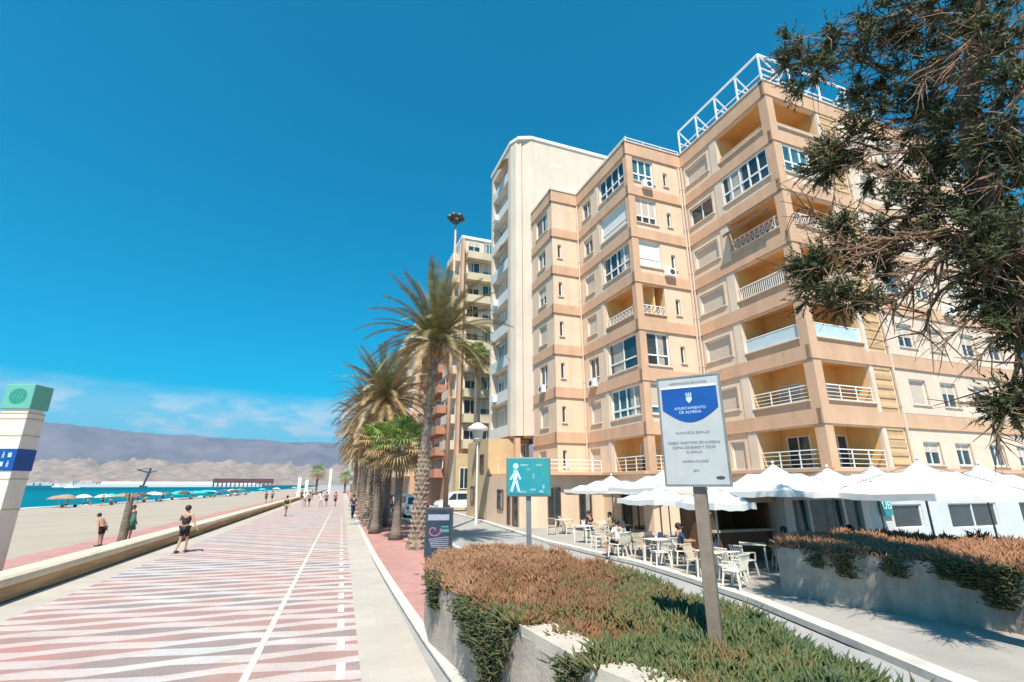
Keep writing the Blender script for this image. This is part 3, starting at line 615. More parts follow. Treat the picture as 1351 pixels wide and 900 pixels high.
for k, (z0, z1) in enumerate(STOR):
    b = MB()
    B = BB[k-1] if k else 2.35
    segs = [5.9] + [x for w in F1WIN for x in w] + [UE-.4]
    for i in range(0, len(segs), 2): fbox(b, F1, segs[i], segs[i+1], z0+.05, z1-.12, -.02, .018)
    for a, c in F1WIN:
        zb, zt = (B+1.25, B+2.6) if k else (3.6, 4.75)
        fbox(b, F1, a, c, z0+.05, zb, -.02, .018); fbox(b, F1, a, c, zt, z1-.12, -.02, .018)
    if k:
        b.build('pale_panel', M['panelc'], BROOT); b = MB()
        w = (4.9,6.95,B+1.3,B+2.6)
        fbox(b, F2, w[0]-.14, w[0], w[2]-.14, w[3]+.14, -.02, .03); fbox(b, F2, w[1], w[1]+.14, w[2]-.14, w[3]+.14, -.02, .03)
        fbox(b, F2, w[0], w[1], w[3], w[3]+.14, -.02, .03); fbox(b, F2, w[0], w[1], w[2]-.14, w[2], -.02, .03)
    b.build('window_surround' if k else 'pale_panel', M['panelc'], BROOT)
b = MB()      # roof slab, back and side walls
b.poly([(-6.9,WE,25.0),(-6.9,14.45,25.0),(-4.6,14.45,25.0),(-4.6,7.4,25.0),(0,7.4,25.0),(0,0,25.0),(UE,0,25.0),(UE,WE,25.0)])
b.build('roof', M['greyshade'], BROOT)
b = MB(); b.poly([(UE,0,0),(UE,WE,0),(UE,WE,25.4),(UE,0,25.4)]); b.poly([(UE,WE,0),(-6.9,WE,0),(-6.9,WE,25.4),(UE,WE,25.4)])
b.build('rear_wall', M['cream'], BROOT)
# ground storey: walls, podium with the curved terrace slab
b = MB()
wallface(b, F1, 0, UE, .10, 3.35, [(.6,3.9,.12,2.5),(-1,-.5,0,0)]); wallface(b, F2, 0, 7.4, .10, 3.35, [(1.0,2.6,.12,2.4)]); wallface(b, F3, -4.6, 0, .10, 3.35, [])
wallface(b, F4, 7.4, 12.6, .10, 3.35, [(8.3,10.6,.12,2.75)])
pod = [(-4.6,12.6),(-9.3,12.6),(-9.9,12.8),(-10.2,13.3),(-10.2,19.8),(-8,19.8),(-4.6,19.8)]
b.prism([(x,y) for x,y in pod], .10, 3.2)
b.build('ground_storey_wall', M['cream'], BROOT)
b = MB(); slab = [(-4.6,11.9),(-7.6,11.9),(-9.0,12.3),(-9.8,13.2),(-10.0,14.5),(-10.0,19.8),(-4.6,19.8)]
b.prism(slab, 3.2, 3.36); b.prism([(-4.62,7.0),(-5.0,7.35),(-5.0,11.9),(-4.6,11.9)], 3.2, 3.36); b.prism([(-5.0,6.98),(-.05,6.98),(-.05,7.4),(-4.62,7.4)], 3.2, 3.36)
b.prism([(-.35,7.0),(-.35,-.35),(UE,-.35),(UE,0),(0,0),(0,7.0)], 3.2, 3.36)
b.build('terrace_slab', M['salmon'], BROOT)
b = MB(); rp = [(-5.0,12.0),(-7.5,12.0),(-8.9,12.4),(-9.65,13.25),(-9.85,14.5),(-9.85,18.3)]
for zz in (3.62,3.88,4.12): 
    for p, q in zip(rp[:-1], rp[1:]): b.bar((*p,zz), (*q,zz), .03 if zz < 4.1 else .045)
for p in rp: b.bar((*p,3.36), (*p,4.12), .035)
b.build('terrace_railing', M['white'], BROOT)
for i, (a, c, z) in enumerate(((-8.6,-7.7,2.45),(-6.4,-5.5,2.4))):
    w = window(BROOT, ('W',12.6), a, c, .14, z, 'glass', 2, None, depth=-.04, sill=False, name='door', fm='brownwood')
window(BROOT, F4, 8.3, 10.6, .12, 2.75, 'glass', 3, .75, sill=False, name='shop_door', fm='brownwood')
window(BROOT, F2, 1.0, 2.6, .12, 2.4, 'glass', 2, None, sill=False, name='shop_door', fm='white')
window(BROOT, F1, .6, 3.9, .12, 2.5, 'glass', 3, None, sill=False, name='shop_door', fm='white')
# roof frame of white steel
b = MB()
T = 27.5; pw = [.1, 1.9, 3.7, 5.5, 7.3]
for w in pw:
    b.bar((.1,w,25.5), (.1,w,T), .09); b.bar((.1,w,T), (1.5,w,T-1.0), .07); b.bar((.1,w,T-1.0), (1.5,w,T-1.0), .06); b.bar((1.5,w,25.5),(1.5,w,T-1.0), .07)
b.bar((.1,.1,T), (.1,7.3,T), .10); b.bar((1.5,.1,T-1.0), (1.5,7.3,T-1.0), .07); b.bar((.1,.1,26.05), (.1,7.3,26.05), .05)
for u in (2.5,5.0,7.5,10):
    b.bar((u,.1,25.5), (u,.1,T), .09); b.bar((u,.1,T), (u,1.5,T-1.0), .07)
b.bar((.1,.1,T), (10,.1,T), .10); b.bar((.1,.1,26.05), (10,.1,26.05), .05)
b.build('roof_frame', M['white'], BROOT)
b = MB()
for face, s0, s1 in ((F3,-4.5,0),(F4,7.4,14.4),(F5,-6.8,-4.6),(F6,14.45,18.3)):
    fbox(b, face, s0, s1, 25.85, 25.9, -.12, -.08)
    n = int((s1-s0)/1.2)
    for i in range(n+1): s = s0+(s1-s0)*i/n; fbox(b, face, s-.02, s+.02, 25.5, 25.85, -.12, -.08)
b.build('roof_railing', M['white'], BROOT)
# air conditioning boxes and the striped awning
for face, s, z in ((F3,-3.2,21.9),(F6,16.4,9.2),(F4,12.9,9.15),(F1,11.8,12.2),(F3,-2.0,15.6)):
    b = MB(); fbox(b, face, s-.38, s+.38, z, z+.55, .06, .36); o = b.build('air_conditioner', M['white'], BROOT)
    b = MB(); q = P(face, s+.08, z+.27, .365); b.ball(q, .2, 12, 4, (1,.08,1) if face[0] == 'W' else (.08,1,1)); b.build('fan_grille', M['dkmetal'], o)
b = MB(); a = [P(F2,.5,17.55,.02),P(F2,3.95,17.55,.02),P(F2,3.95,17.15,.55),P(F2,.5,17.15,.55)]; b.poly(a[::-1]); b.poly([(p[0],p[1],p[2]+.02) for p in a]); b.poly([a[2],a[3],(a[3][0],a[3][1],17.0),(a[2][0],a[2][1],17.0)])
b.build('awning', M['brownwood'], BROOT)

for f_, s_ in ((F2,7.25),(F4,14.3),(F1,5.72),(F3,-.3)):      # rainwater pipes
    b = MB(); fbox(b, f_, s_-.045, s_+.045, 3.4, 24.3, .06, .15)
    for zz in (6.5,9.7,12.9,16.1,19.3,22.5): fbox(b, f_, s_-.07, s_+.07, zz, zz+.06, .055, .165)
    b.build('drainpipe', M['panelc'], BROOT)
def on_block(name, label, cat, u, w, z): 
    c_, s__ = math.cos(R(2.3)), math.sin(R(2.3)); return tag(empty(name, (21.31+u*c_-w*s__, 17.18+u*s__+w*c_, z), R(2.3)), label, cat)
# ------------------------------------------------------------------ white slab block behind
WR = empty('white_block', (21.31,17.18,0), R(2.3)); tag(WR, 'tall off-white blank-sided block just behind the left end of the peach apartment building', 'building')
ZB, ZT = 6.25, 33.4
b = MB(); fp = [(-8.3,19.9),(-7.9,19.0),(-6.8,18.55),(4.5,18.55),(4.5,25.4),(-8.3,25.4)]
b.prism([(-7.6,19.9),(-7.5,19.1),(-6.8,18.55),(4.5,18.55),(4.5,25.4),(-7.6,25.4)], 6.25, ZT)
b.build('wall', M['whiteb'], WR)
b = MB(); b.prism([(-8.3,19.95),(-8.05,19.3),(-7.6,18.98),(-7.6,20.6),(-8.3,20.6)], ZB, ZT); b.prism([(-8.3,24.9),(-7.6,24.9),(-7.6,25.4),(-8.3,25.4)], ZB, ZT)
b.box(-8.3,-7.6,20.6,24.9,ZT-.9,ZT); b.build('facade_fin', M['whiteb'], WR)
b = MB(); b.prism([(-8.42,25.5),(-8.42,19.9),(-7.95,18.9),(-6.8,18.42),(4.5,18.42),(4.5,25.5)], ZT, ZT+.28); b.build('roof_coping', M['white'], WR)
b = MB(); b.prism([(-8.5,25.4),(-8.5,19.8),(-6.6,18.45),(-4.7,18.46),(-4.7,25.4)], 6.05, 6.25); b.build('soffit', M['brownwood'], WR)
for k in range(9):
    z = 6.3+k*2.96
    b = MB(); b.box(-8.3,-7.6,20.6,24.9,z,z+.95); o = b.build('balcony_front', M['greyshade'], WR)
    FF = ('U',-7.6)
    for s0, s1 in ((20.75,22.3),(22.9,24.6)):
        window(WR, FF, s0, s1, z+1.0, z+2.6, ['glass','half.5','closed','half.3'][(k+int(s0)) % 4], 2, None, depth=-.08, sill=False, glass='glassb')
    if k % 3 == 1:
        b = MB(); b.box(-8.65,-8.31,23.3,24.1,z+.25,z+.8); b.build('air_conditioner', M['white'], WR)
    if k % 3 == 2:
        b = MB(); b.poly([(-8.3,20.7,z+2.5),(-8.3,22.4,z+2.5),(-9.0,22.4,z+2.0),(-9.0,20.7,z+2.0)]); b.poly([(-9.0,20.7,z+1.8),(-9.0,20.7,z+2.0),(-9.0,22.4,z+2.0),(-9.0,22.4,z+1.8)]); b.build('awning', M['tan'], WR)
# stained patch high on the side wall
b = MB(); b.poly([(-4.9,18.545,31.0),(-3.9,18.545,30.9),(-3.8,18.545,31.3),(-4.7,18.545,31.45)]); b.build('vent_patch', M['greyshade'], WR)
b = MB(); b.box(-8.0,-6.7,20.0,25.3,3.36,6.05); b.box(-10.15,-8.0,19.82,25.5,0.1,6.05); b.build('ground_storey_wall', M['tan'], WR)
b = MB(); b.box(-8.35,-7.95,18.7,19.1,3.36,6.05); b.box(-6.95,-6.6,18.5,18.6,3.36,6.05); b.build('pillar', M['salmon'], WR)
window(WR, ('W',19.82), -9.6, -8.7, .15, 2.5, 'glass', 1, None, depth=-.04, sill=False, name='door', fm='dkmetal')
for s0, s1, z0, z1 in ((13.5,14.4,.14,2.4),(14.9,15.4,.14,2.4),(16.2,17.4,1.0,2.3),(20.8,21.8,3.6,4.9),(23.2,24.2,1.2,2.5)):
    window(WR, ('U',-10.2 if s0 < 19.8 else -10.15), s0, s1, z0, z1, 'glass', 1, None, depth=-.05, sill=False, name='door' if z0 < .5 else 'window', fm='brownwood')
window(WR, ('W',19.95), -7.9, -7.0, 3.6, 5.7, 'glass', 2, None, depth=-.06, sill=False, glass='glassb')

# ------------------------------------------------------------------ blocks farther along
def block(name, label, u0, u1, w0, w1, zt, side, front, nfl, zb, balc, step=0, trim='white'):
    r = empty(name, (21.31,17.18,0), R(2.3)); tag(r, label, 'building')
    b = MB(); b.box(u0, u1, w0, w1, 0, zt); b.build('wall', side, r)
    b = MB(); b.box(u0-.15, u1, w0-.15, w1+.1, zt, zt+.35); b.build('roof_coping', M[trim], r)
    h = (zt-zb)/nfl
    for k in range(nfl):
        z = zb+k*h
        b = MB(); b.box(u0+.5, u1-.3, w0-1.0, w0-.002, z-.12, z+.85); b.build('balcony', balc, r)
        window(r, ('W',w0), u0+.7, u0+2.3, z+.9, z+h-.3, 'glass' if k % 2 else 'half.4', 2, None, depth=-.06, sill=False)
        window(r, ('W',w0), u0+2.7, min(u1-.4,u0+4.4), z+.9, z+h-.3, 'half.6' if k % 2 else 'glass', 2, None, depth=-.06, sill=False, glass='glassb')
        n = max(1, int((w1-w0)/6)); dw = (w1-w0)/n
        for i in range(n):
            a = w0+i*dw
            b = MB(); b.box(u0-1.1, u0-.002, a+.4, a+dw-.4, z-.15, z+.85); b.build('balcony', front, r)
            window(r, ('U',u0), a+.8, a+dw-.9, z+.9, z+h-.35, ['glass','half.5','closed'][(k+i) % 3], 3, None, depth=-.06, sill=False)
    return r
c = block('tan_block', 'cream and ochre apartment block with yellow balconies behind the tall lamp mast', -8.0, -1, 38, 42, 32.8, M['panelc'], M['panelc'], 9, 6.6, M['yellowb'])
b = MB(); b.box(-8.3,-1,36.6,37.9,.0,5.9); b.build('porch_wall', M['tan'], c); window(c, ('W',36.6), -7.9, -6.9, 2.2, 4.4, 'glass', 2, None, depth=-.05, sill=False)
b = MB(); b.box(-8.25,-7.95,37.0,37.98,5.9,32.4); b.build('corner_pilaster', M['salmon'], c)
d = block('terracotta_block', 'terracotta red apartment block with pale balcony fronts seen past the big palm trunk', -8.2, -1, 42.5, 56, 21.5, M['terracotta'], M['terracotta'], 7, 3.6, M['salmon'])
block('white_balcony_block', 'apartment block with stacked white rounded balcony fronts behind the palm crowns', -9.6, -1, 58, 78, 28.0, M['salmon'], M['whiteb'], 8, 4.0, M['whiteb'])
block('pale_far_block', 'small pale apartment block at the far end of the palm row', -10.0, -2, 82, 116, 17.0, M['greyshade'], M['panelc'], 5, 3.6, M['panelc'])
block('low_far_block', 'low cream row of flats farthest along the promenade', -10.5, -2, 120, 190, 11.5, M['tan'], M['greyshade'], 3, 3.2, M['panelc'])

# ------------------------------------------------------------------ cafe in front of the peach block
CR = empty('beach_cafe', (21.31,17.18,0), R(2.3)); tag(CR, 'low white glazed cafe pavilion with dark windows under the square umbrellas', 'cafe')
FC = ('W',-2.6)
b = MB(); cw = [(-.55,1.25,.95,1.85),(3.0,6.4,.85,1.85),(8.2,11.5,.85,1.85),(13,16,.85,1.85)]
wallface(b, FC, -2.1, 17.5, .10, 2.36, cw, .12)
b.poly([(-2.1,-2.6,.1),(-2.1,-2.6,2.36),(-2.1,-.05,2.36),(-2.1,-.05,.1)])
b.build('wall', M['cafewall'], CR)
b = MB(); b.box(-2.3,17.6,-2.75,-.1,2.36,2.46); b.build('roof', M['cafewall'], CR)
for a, c, z0, z1 in cw: window(CR, FC, a, c, z0, z1, 'glass', 2 if c-a > 2 else 1, None, depth=.08, fw=.05, sill=False)
b = MB(); b.box(-6.5,-2.1,-2.80,-2.62,2.08,2.40); b.box(-6.5,-6.1,-2.78,-2.62,.1,2.08); b.box(-2.5,-2.11,-2.75,-2.62,.1,2.22)
for x in (-5.3,-3.5): b.bar((x,-2.7,2.1), (x+.15,-2.64,.1), .13)
b.build('pavilion_frame', M['white'], CR)
b = MB(); b.box(-6.1,-2.5,-2.60,-2.57,.1,2.08); b.build('pavilion_glazing', M['glassb'], CR)
b = MB(); b.box(-6.4,-2.1,-2.56,-.4,2.2,2.3); b.box(-6.4,-6.3,-2.56,-.4,.1,2.2); b.build('pavilion_side', M['white'], CR)
sg = MB(); sg.box(-1.35,-.75,-2.72,-2.66,1.45,2.15); so = sg.build('cafe_sign', M['teal'], CR)
def text_obj(txt, size, m, parent, loc, rot, name='lettering', ext=.004, align='CENTER', sx=1):
    cu = bpy.data.curves.new(name, 'FONT'); cu.body = txt; cu.size = size; cu.extrude = ext; cu.align_x = align; cu.align_y = 'CENTER'
    t = bpy.data.objects.new(name, cu); COL.objects.link(t)
    bpy.context.view_layer.update(); dg = bpy.context.evaluated_depsgraph_get()
    me = bpy.data.meshes.new_from_object(t.evaluated_get(dg)); bpy.data.objects.remove(t)
    me.materials.clear(); me.materials.append(m)
    o = bpy.data.objects.new(name, me); COL.objects.link(o); o.parent = parent; o.location = loc; o.rotation_euler = rot; o.scale = (sx,1,1)
    return o
text_obj('UB', .42, M['icewhite'], so, (-1.05,-2.735,1.82), (R(90),0,0))
# wooden bar kiosk
KR = empty('bar_kiosk', (21.31,17.18,0), R(2.3)); tag(KR, 'small brown wooden bar kiosk with a yellow roof edge left of the glazed cafe front', 'kiosk')
b = MB(); b.box(-9.3,-6.75,-2.3,-2.2,.1,1.05); b.box(-9.3,-9.1,-2.3,-.6,.1,2.0); b.box(-6.9,-6.75,-2.3,-.6,.1,2.0); b.box(-9.3,-6.75,-.7,-.6,.1,2.0); b.build('wooden_panels', M['brownwood'], KR)
b = MB(); b.box(-9.5,-6.6,-2.5,-.4,2.0,2.22); b.build('roof', M['yellowb'], KR)
b = MB(); b.box(-9.4,-6.7,-2.42,-2.1,1.05,1.12); b.build('counter', M['yellowb'], KR)
# ------------------------------------------------------------------ palms
def frond(mb, base, az, el, L, droop, nl=38, lw=.034, ll=.52, mi=0):
    """one feather frond: arched rachis with two rows of leaflets"""
    mb.m = mi; pts = []; d = Vector((math.sin(az)*math.cos(el), math.cos(az)*math.cos(el), math.sin(el))); p = Vector(base); N = 9
    side = Vector((math.cos(az), -math.sin(az), 0)); twist = random.uniform(-.5, .5)
    for i in range(N+1):
        pts.append(p.copy()); p = p + d*(L/N); e = -droop/N*(1+i/N*.8)
        d = (d + Vector((0,0,e))).normalized()
    mb.tube(pts, [max(.006, .03*(1-i/N*.85)) for i in range(N+1)], 4, False)
    for i in range(nl):
        t = .12 + .88*i/(nl-1); k = t*N; j = min(N-1, int(k)); f = k-j
        c = pts[j].lerp(pts[j+1], f); tan = (pts[j+1]-pts[j]).normalized(); up = side.cross(tan).normalized()
        l = ll*(math.sin(math.pi*(.12+t*.80))**.7)*random.uniform(.8,1.15)
        for s in (-1, 1):
            dr = (side*s*(.75+.2*twist*s) + tan*.75 + up*(.35 - .2*twist*s) + Vector((0,0,-.25))).normalized()
            tip = c + dr*l + Vector((0,0,-.18*l)); w = tan*lw; n = len(mb.v)
            mb.v += [tuple(c-w), tuple(c+w), tuple(tip)]; mb.f.append((n,n+1,n+2)); mb.mi.append(mi)
def trunk_scaled(h, r0, r1, bulge, lean=(0,0), name='trunk', parent=None):
    """trunk with rows of cut leaf bases standing out as diamonds"""
    mb = MB(); N = 14
    pts = [(lean[0]*(i/N)**1.5, lean[1]*(i/N)**1.5, h*i/N) for i in range(N+1)]
    rad = [r0 + (r1-r0)*min(1, (i/N)*1.6) + bulge*math.exp(-((i/N)/.06)**2) for i in range(N+1)]
    mb.tube(pts, rad, 14)
    rows = int(h/.19)
    for k in range(rows):
        t = (k+.5)/rows; i = t*N; j = min(N-1, int(i)); f = i-j
        c = Vector(pts[j]).lerp(Vector(pts[j+1]), f); r = rad[j]*(1-f)+rad[j+1]*f; n = 9
        big = 1.0 if t < .45 else .55
        for q in range(n):
            if random.random() < .07: continue
            big *= random.uniform(.85,1.17)
            a = 2*math.pi*(q+(k % 2)*.5)/n+random.uniform(-.07,.07); o = Vector((math.cos(a), math.sin(a), 0)); s = Vector((-math.sin(a), math.cos(a), 0)); w = math.pi*r/n*random.uniform(.85,1.05); hh = random.uniform(.10,.15)
            m = len(mb.v); ex = .075*big
            for v in (c+o*(r*.98)+s*w, c+o*(r*.98)-s*w, c+o*(r*.98)-Vector((0,0,hh)), c+o*(r+ex)+Vector((0,0,hh*.55)), c+o*(r*.98)+Vector((0,0,hh))): mb.v.append(tuple(v))
            mb.f += [(m,m+3,m+2),(m+2,m+3,m+1),(m,m+4,m+3),(m+1,m+3,m+4)]; mb.mi += [0,0,1,1]
    return mb.build(name, [M['ptrunk'], M['ptrunkp']], parent)
def feather_palm(loc, h, L, n, label, lean=(0,0), r0=.30, r1=.17, seed=1, name='palm_tree', group=None, mats=('frond','frondpale','frondbrown'), dead=.35, up=.9):
    random.seed(seed); r = empty(name, loc); tag(r, label, 'palm tree', group)
    trunk_scaled(h, r0, r1, .16, lean, 'trunk', r)
    mb = MB(); base = Vector((lean[0], lean[1], h))
    for i in range(n):
        az = i*2.39996+random.uniform(-.2,.2); t = i/n
        el = up*1.45*(1-t)**.8 - .38*t + random.uniform(-.12,.12)
        frond(mb, base+Vector((math.sin(az)*.12, math.cos(az)*.12, .15*(1-t))), az, el, L*random.uniform(.85,1.1)*(1-.12*t), .45+.62*t+random.uniform(0,.35), mi=(0 if t < 1-dead else (2 if random.random() < .75 else 1)))
    mb.build('crown', [M[m] for m in mats], r)
    b = MB()      # brown boot of old leaf bases and fruit stalks under the crown
    for i in range(46):
        a = random.random()*6.28; z = h-random.uniform(-.1,.75); rr = r1*1.05
        p = Vector((lean[0]+math.cos(a)*rr, lean[1]+math.sin(a)*rr, z)); b.tube([p, p+Vector((math.cos(a)*.16, math.sin(a)*.16, .28))], [.05,.02], 4)
    b.build('leaf_bases', M['frondbrown'], r)
    return r
def fan_palm(loc, h, rad, label, seed=3, r0=.2, n=34, skirt=.4, name='fan_palm'):
    random.seed(seed); r = empty(name, loc); tag(r, label, 'palm tree')
    b = MB(); N = 12; b.tube([(0,0,h*i/N) for i in range(N+1)], [r0*(1+.9*math.exp(-(i/N/.08)**2)) *random.uniform(.95,1.05) for i in range(N+1)], 12)
    b.build('trunk', M['ptrunkg'], r, smooth=True)
    mb = MB()
    for i in range(n):
        t = i/n; az = i*2.39996; el = 1.25*(1-t)**.9 - 1.1*t + random.uniform(-.12,.12); pl = rad*.52*random.uniform(.85,1.1)
        d = Vector((math.sin(az)*math.cos(el), math.cos(az)*math.cos(el), math.sin(el))); p0 = Vector((0,0,h)); p1 = p0+d*pl
        mi = 1 if t > 1-skirt else 0; mb.m = mi; mb.tube([p0, p0.lerp(p1,.5)+Vector((0,0,.04)), p1], [.022,.018,.012], 4, False)
        side = Vector((math.cos(az), -math.sin(az), 0)); up = side.cross(d); K = 19; fl = rad*.58
        for k in range(K):
            a = (-1+2*k/(K-1))*1.75; dr = (d*math.cos(a)+side*math.sin(a)).normalized(); w = d.cross(dr); w = (side*math.cos(a)-d*math.sin(a))*.045
            mid = p1+dr*fl*.62+up*.05; l = fl*(1-.25*abs(a)/1.75)*random.uniform(.9,1.1); tip = p1+dr*l+Vector((0,0,-.28*l*random.uniform(.6,1.4)))
            m = len(mb.v); mb.v += [tuple(p1), tuple(mid-w), tuple(mid+w), tuple(tip)]; mb.f += [(m,m+1,m+2),(m+1,m+3,m+2)]; mb.mi += [mi,mi]
    mb.build('crown', [M['fan'], M['fandry']], r)
    return r
feather_palm((3.23,22.2,.01), 9.1, 3.75, 90, 'tallest date palm with a thick diamond-scaled trunk beside the dark poster board', (.45,.1), .30, .17, seed=11, dead=.14, up=1.03)
fan_palm((2.75,26.2,.01), 4.6, 1.75, 'short bright green fan palm with a swollen trunk foot just beyond the tallest date palm', 5, .20)
fan_palm((1.95,29.8,.01), 4.9, 1.6, 'second fan palm with a brown dry skirt, half hidden behind the bright green one', 8, .19, skirt=.6)
fan_palm((2.9,34.6,.01), 4.9, 1.7, 'fan palm with a dark skirted trunk beside the litter bin', 9, .24, skirt=.6)
p0 = feather_palm((2.15,33.0,.01), 7.9, 4.0, 120, 'broad brown-green date palm whose crown rises left of the tallest palm', (.1,0), .30, .2, seed=21, dead=.62, name='palm_tree')
labs = ['date palm second in the row behind the broad brown-green palm','date palm third in the row behind the broad brown-green palm','leafy date palm midway along the promenade row','date palm standing past the middle of the promenade row','distant date palm near the far end of the promenade row','small distant date palm at the end of the promenade row','far date palm on the road side of the row','far palm closing the view down the promenade']
for i, (x, y, s, rz) in enumerate(((2.0,39.5,.95,1.1),(2.1,46.5,.98,2.3),(2.2,54,1.02,3.4),(2.1,63,.95,4.4),(2.2,73,1.0,5.2),(2.1,86,.95,.6),(4.5,60,.9,2.9),(2.2,102,1,1.9))):
    c = copy_tree(p0); c.location = (x,y,.01); c.scale = (s,s,s); c.rotation_euler = (0,0,rz); c['label'] = labs[i]; c['group'] = 'date palms along the promenade'
p0['group'] = 'date palms along the promenade'
# very slim tall palm in front of the tan block
fan_palm((13.2,52.0,0), 16.8, 1.7, 'slim tall fan palm with a dark crown in front of the tan apartment block', 15, .17, 26, .3, name='tall_fan_palm')
# distant dark trees at the end of the walk
for i, (x, y, hh, lb) in enumerate(((-6.6,150,6.0,'dark rounded palm standing alone at the far left of the promenade end'),(1.0,175,5.0,'small dark palm in the distance where the promenade ends'))):
    fan_palm((x,y,0), hh, 2.6, lb, 30+i, .3, 30, .3)

# ------------------------------------------------------------------ big conifer upper right
random.seed(5)
TR = empty('conifer_tree', (12.9,4.1,.1)); tag(TR, 'large dark conifer with bare tan twigs hanging over the upper right corner', 'tree')
TR.location = (0,0,0)
def wobble(pts, k, amp):
    out = []
    for a, b in zip(pts[:-1], pts[1:]):
        a, b = Vector(a), Vector(b)
        for i in range(k): 
            t = i/k; out.append(a.lerp(b, t) + Vector([random.uniform(-amp,amp) for _ in range(3)])*(1 if i or out else 0))
    out.append(Vector(pts[-1])); return out
b = MB(); tp = wobble(TREE_TRUNK, 4, .04); n = len(tp)
b.tube(tp, [max(.10, .29-.22*(i/n)**.8) for i in range(n)], 10); b.build('trunk', M['bark'], TR, smooth=True)
allpts = []
for L_ in TREE_LIMBS:
    b = MB(); lp = wobble(L_, 4, .06); n = len(lp); b.tube(lp, [max(.014, .075*(1-i/n)) for i in range(n)], 6); allpts += lp
    # side branches, thin and bare
    for i in range(2, n):
        for q in range(3):
            d = (lp[i]-lp[i-1]).normalized(); v = (d*random.uniform(.2,1) + Vector((random.gauss(0,1),random.gauss(0,1),random.gauss(-.1,.7)))*.75).normalized(); l = random.uniform(.35,1.1)
            p1 = lp[i]+v*l*.5+Vector((0,0,-.03)); p2 = p1+(v+Vector((random.uniform(-.4,.4),random.uniform(-.4,.4),random.uniform(-.5,.2)))).normalized()*l*.5
            b.tube([lp[i], p1, p2], [.016,.011,.005], 4, False)
    b.build('limb', M['bark'], TR)
b = MB()
for t in TREE_TWIGS:
    lp = wobble(t, 3, .03); n = len(lp); b.tube(lp, [max(.008, .026*(1-i/n)) for i in range(n)], 5)
    for i in range(1, n):
        for q in range(4):
            v = ((lp[i]-lp[i-1]).normalized()*.8 + Vector((random.gauss(0,.6),random.gauss(0,.6),random.gauss(-.1,.6)))).normalized(); l = random.uniform(.2,.65)
            p1 = lp[i]+v*l*.6; p2 = p1+(v+Vector((0,0,random.uniform(-.5,.3)))).normalized()*l*.4; b.tube([lp[i], p1, p2], [.010,.007,.003], 3, False)
for c in TREE_CLUMPS:      # dead twiggery inside the clumps
    C = Vector(c[:3]); R_ = c[3]
    for i in range(12):
        v = Vector((random.gauss(0,1),random.gauss(0,1),random.gauss(0,.8))).normalized(); p = C+v*R_*random.uniform(.1,.8)
        w = (v+Vector((random.gauss(0,.6),random.gauss(0,.6),random.gauss(0,.6)))).normalized(); l = random.uniform(.3,.8)
        p1 = p+w*l*.5; p2 = p1+(w+Vector((random.uniform(-.5,.5),random.uniform(-.5,.5),random.uniform(-.6,.2)))).normalized()*l*.5
        b.tube([p,p1,p2], [.010,.007,.003], 3, False)
b.build('dead_twigs', M['twig'], TR)
V = []; Fc = []
for c in TREE_CLUMPS:
    C = Vector(c[:3]); R_ = c[3]; sub = []
    for i in range(max(6, int(9.5*R_))):
        v = Vector((random.gauss(0,1),random.gauss(0,1),random.gauss(0,.8))).normalized(); sub.append((C+v*R_*random.uniform(.15,.95), v))
    for sc, sv in sub:
        for k in range(15):      # a spray: short axis with needles
            ax = (sv*.8+Vector((random.gauss(0,.6),random.gauss(0,.6),random.gauss(0,.5)))).normalized(); l = random.uniform(.2,.5)
            for j in range(15):
                t = j/14; p = sc+ax*l*t; dv = (ax*.9+Vector((random.gauss(0,.7),random.gauss(0,.7),random.gauss(0,.7)))).normalized(); s = ax.cross(dv)
                if s.length < 1e-3: continue
                s.normalize(); nl = random.uniform(.06,.13); m = len(V); V += [tuple(p-s*.017), tuple(p+s*.017), tuple(p+dv*nl)]; Fc.append((m,m+1,m+2))
me = bpy.data.meshes.new('crown'); me.from_pydata(V, [], Fc); me.materials.append(M['conif']); o = bpy.data.objects.new('crown', me); COL.objects.link(o); o.parent = TR

# ------------------------------------------------------------------ planters
def planter(name, label, outline, h, cap_edges, loc0):
    r = empty(name, loc0); tag(r, label, 'planter')
    k = len(outline); inner = []
    cx_ = sum(p[0] for p in outline)/k; cy_ = sum(p[1] for p in outline)/k
    for x, y in outline:
        v = Vector((cx_-x, cy_-y)).normalized()*.34; inner.append((x+v.x, y+v.y))
    b = MB(); rel = lambda p, z: (p[0]-loc0[0], p[1]-loc0[1], z)
    for i in range(k):
        j = (i+1) % k; n = 6
        for q in range(n):
            a = Vector(outline[i]).lerp(Vector(outline[j]), q/n); c = Vector(outline[i]).lerp(Vector(outline[j]), (q+1)/n)
            b.poly([rel(a,0),rel(c,0),rel(c,h),rel(a,h)])
        b.poly([rel(inner[i],h),rel(inner[j],h),rel(inner[j],h-.3),rel(inner[i],h-.3)])
    b.build('wall', M['concrete'], r)
    b = MB()
    for i in range(k):
        j = (i+1) % k
        b.poly([rel(outline[i],h+.002),rel(outline[j],h+.002),rel(inner[j],h+.002),rel(inner[i],h+.002)])
    b.build('rim', M['captop'], r)
    b = MB(); b.poly([rel(p,h-.12) for p in inner]); b.build('soil', M['soil'], r)
    return r
def inside(p, poly):
    c = False; n = len(poly); j = n-1
    for i in range(n):
        if (poly[i][1] > p[1]) != (poly[j][1] > p[1]) and p[0] < (poly[j][0]-poly[i][0])*(p[1]-poly[i][1])/(poly[j][1]-poly[i][1])+poly[i][0]: c = not c
        j = i
    return c
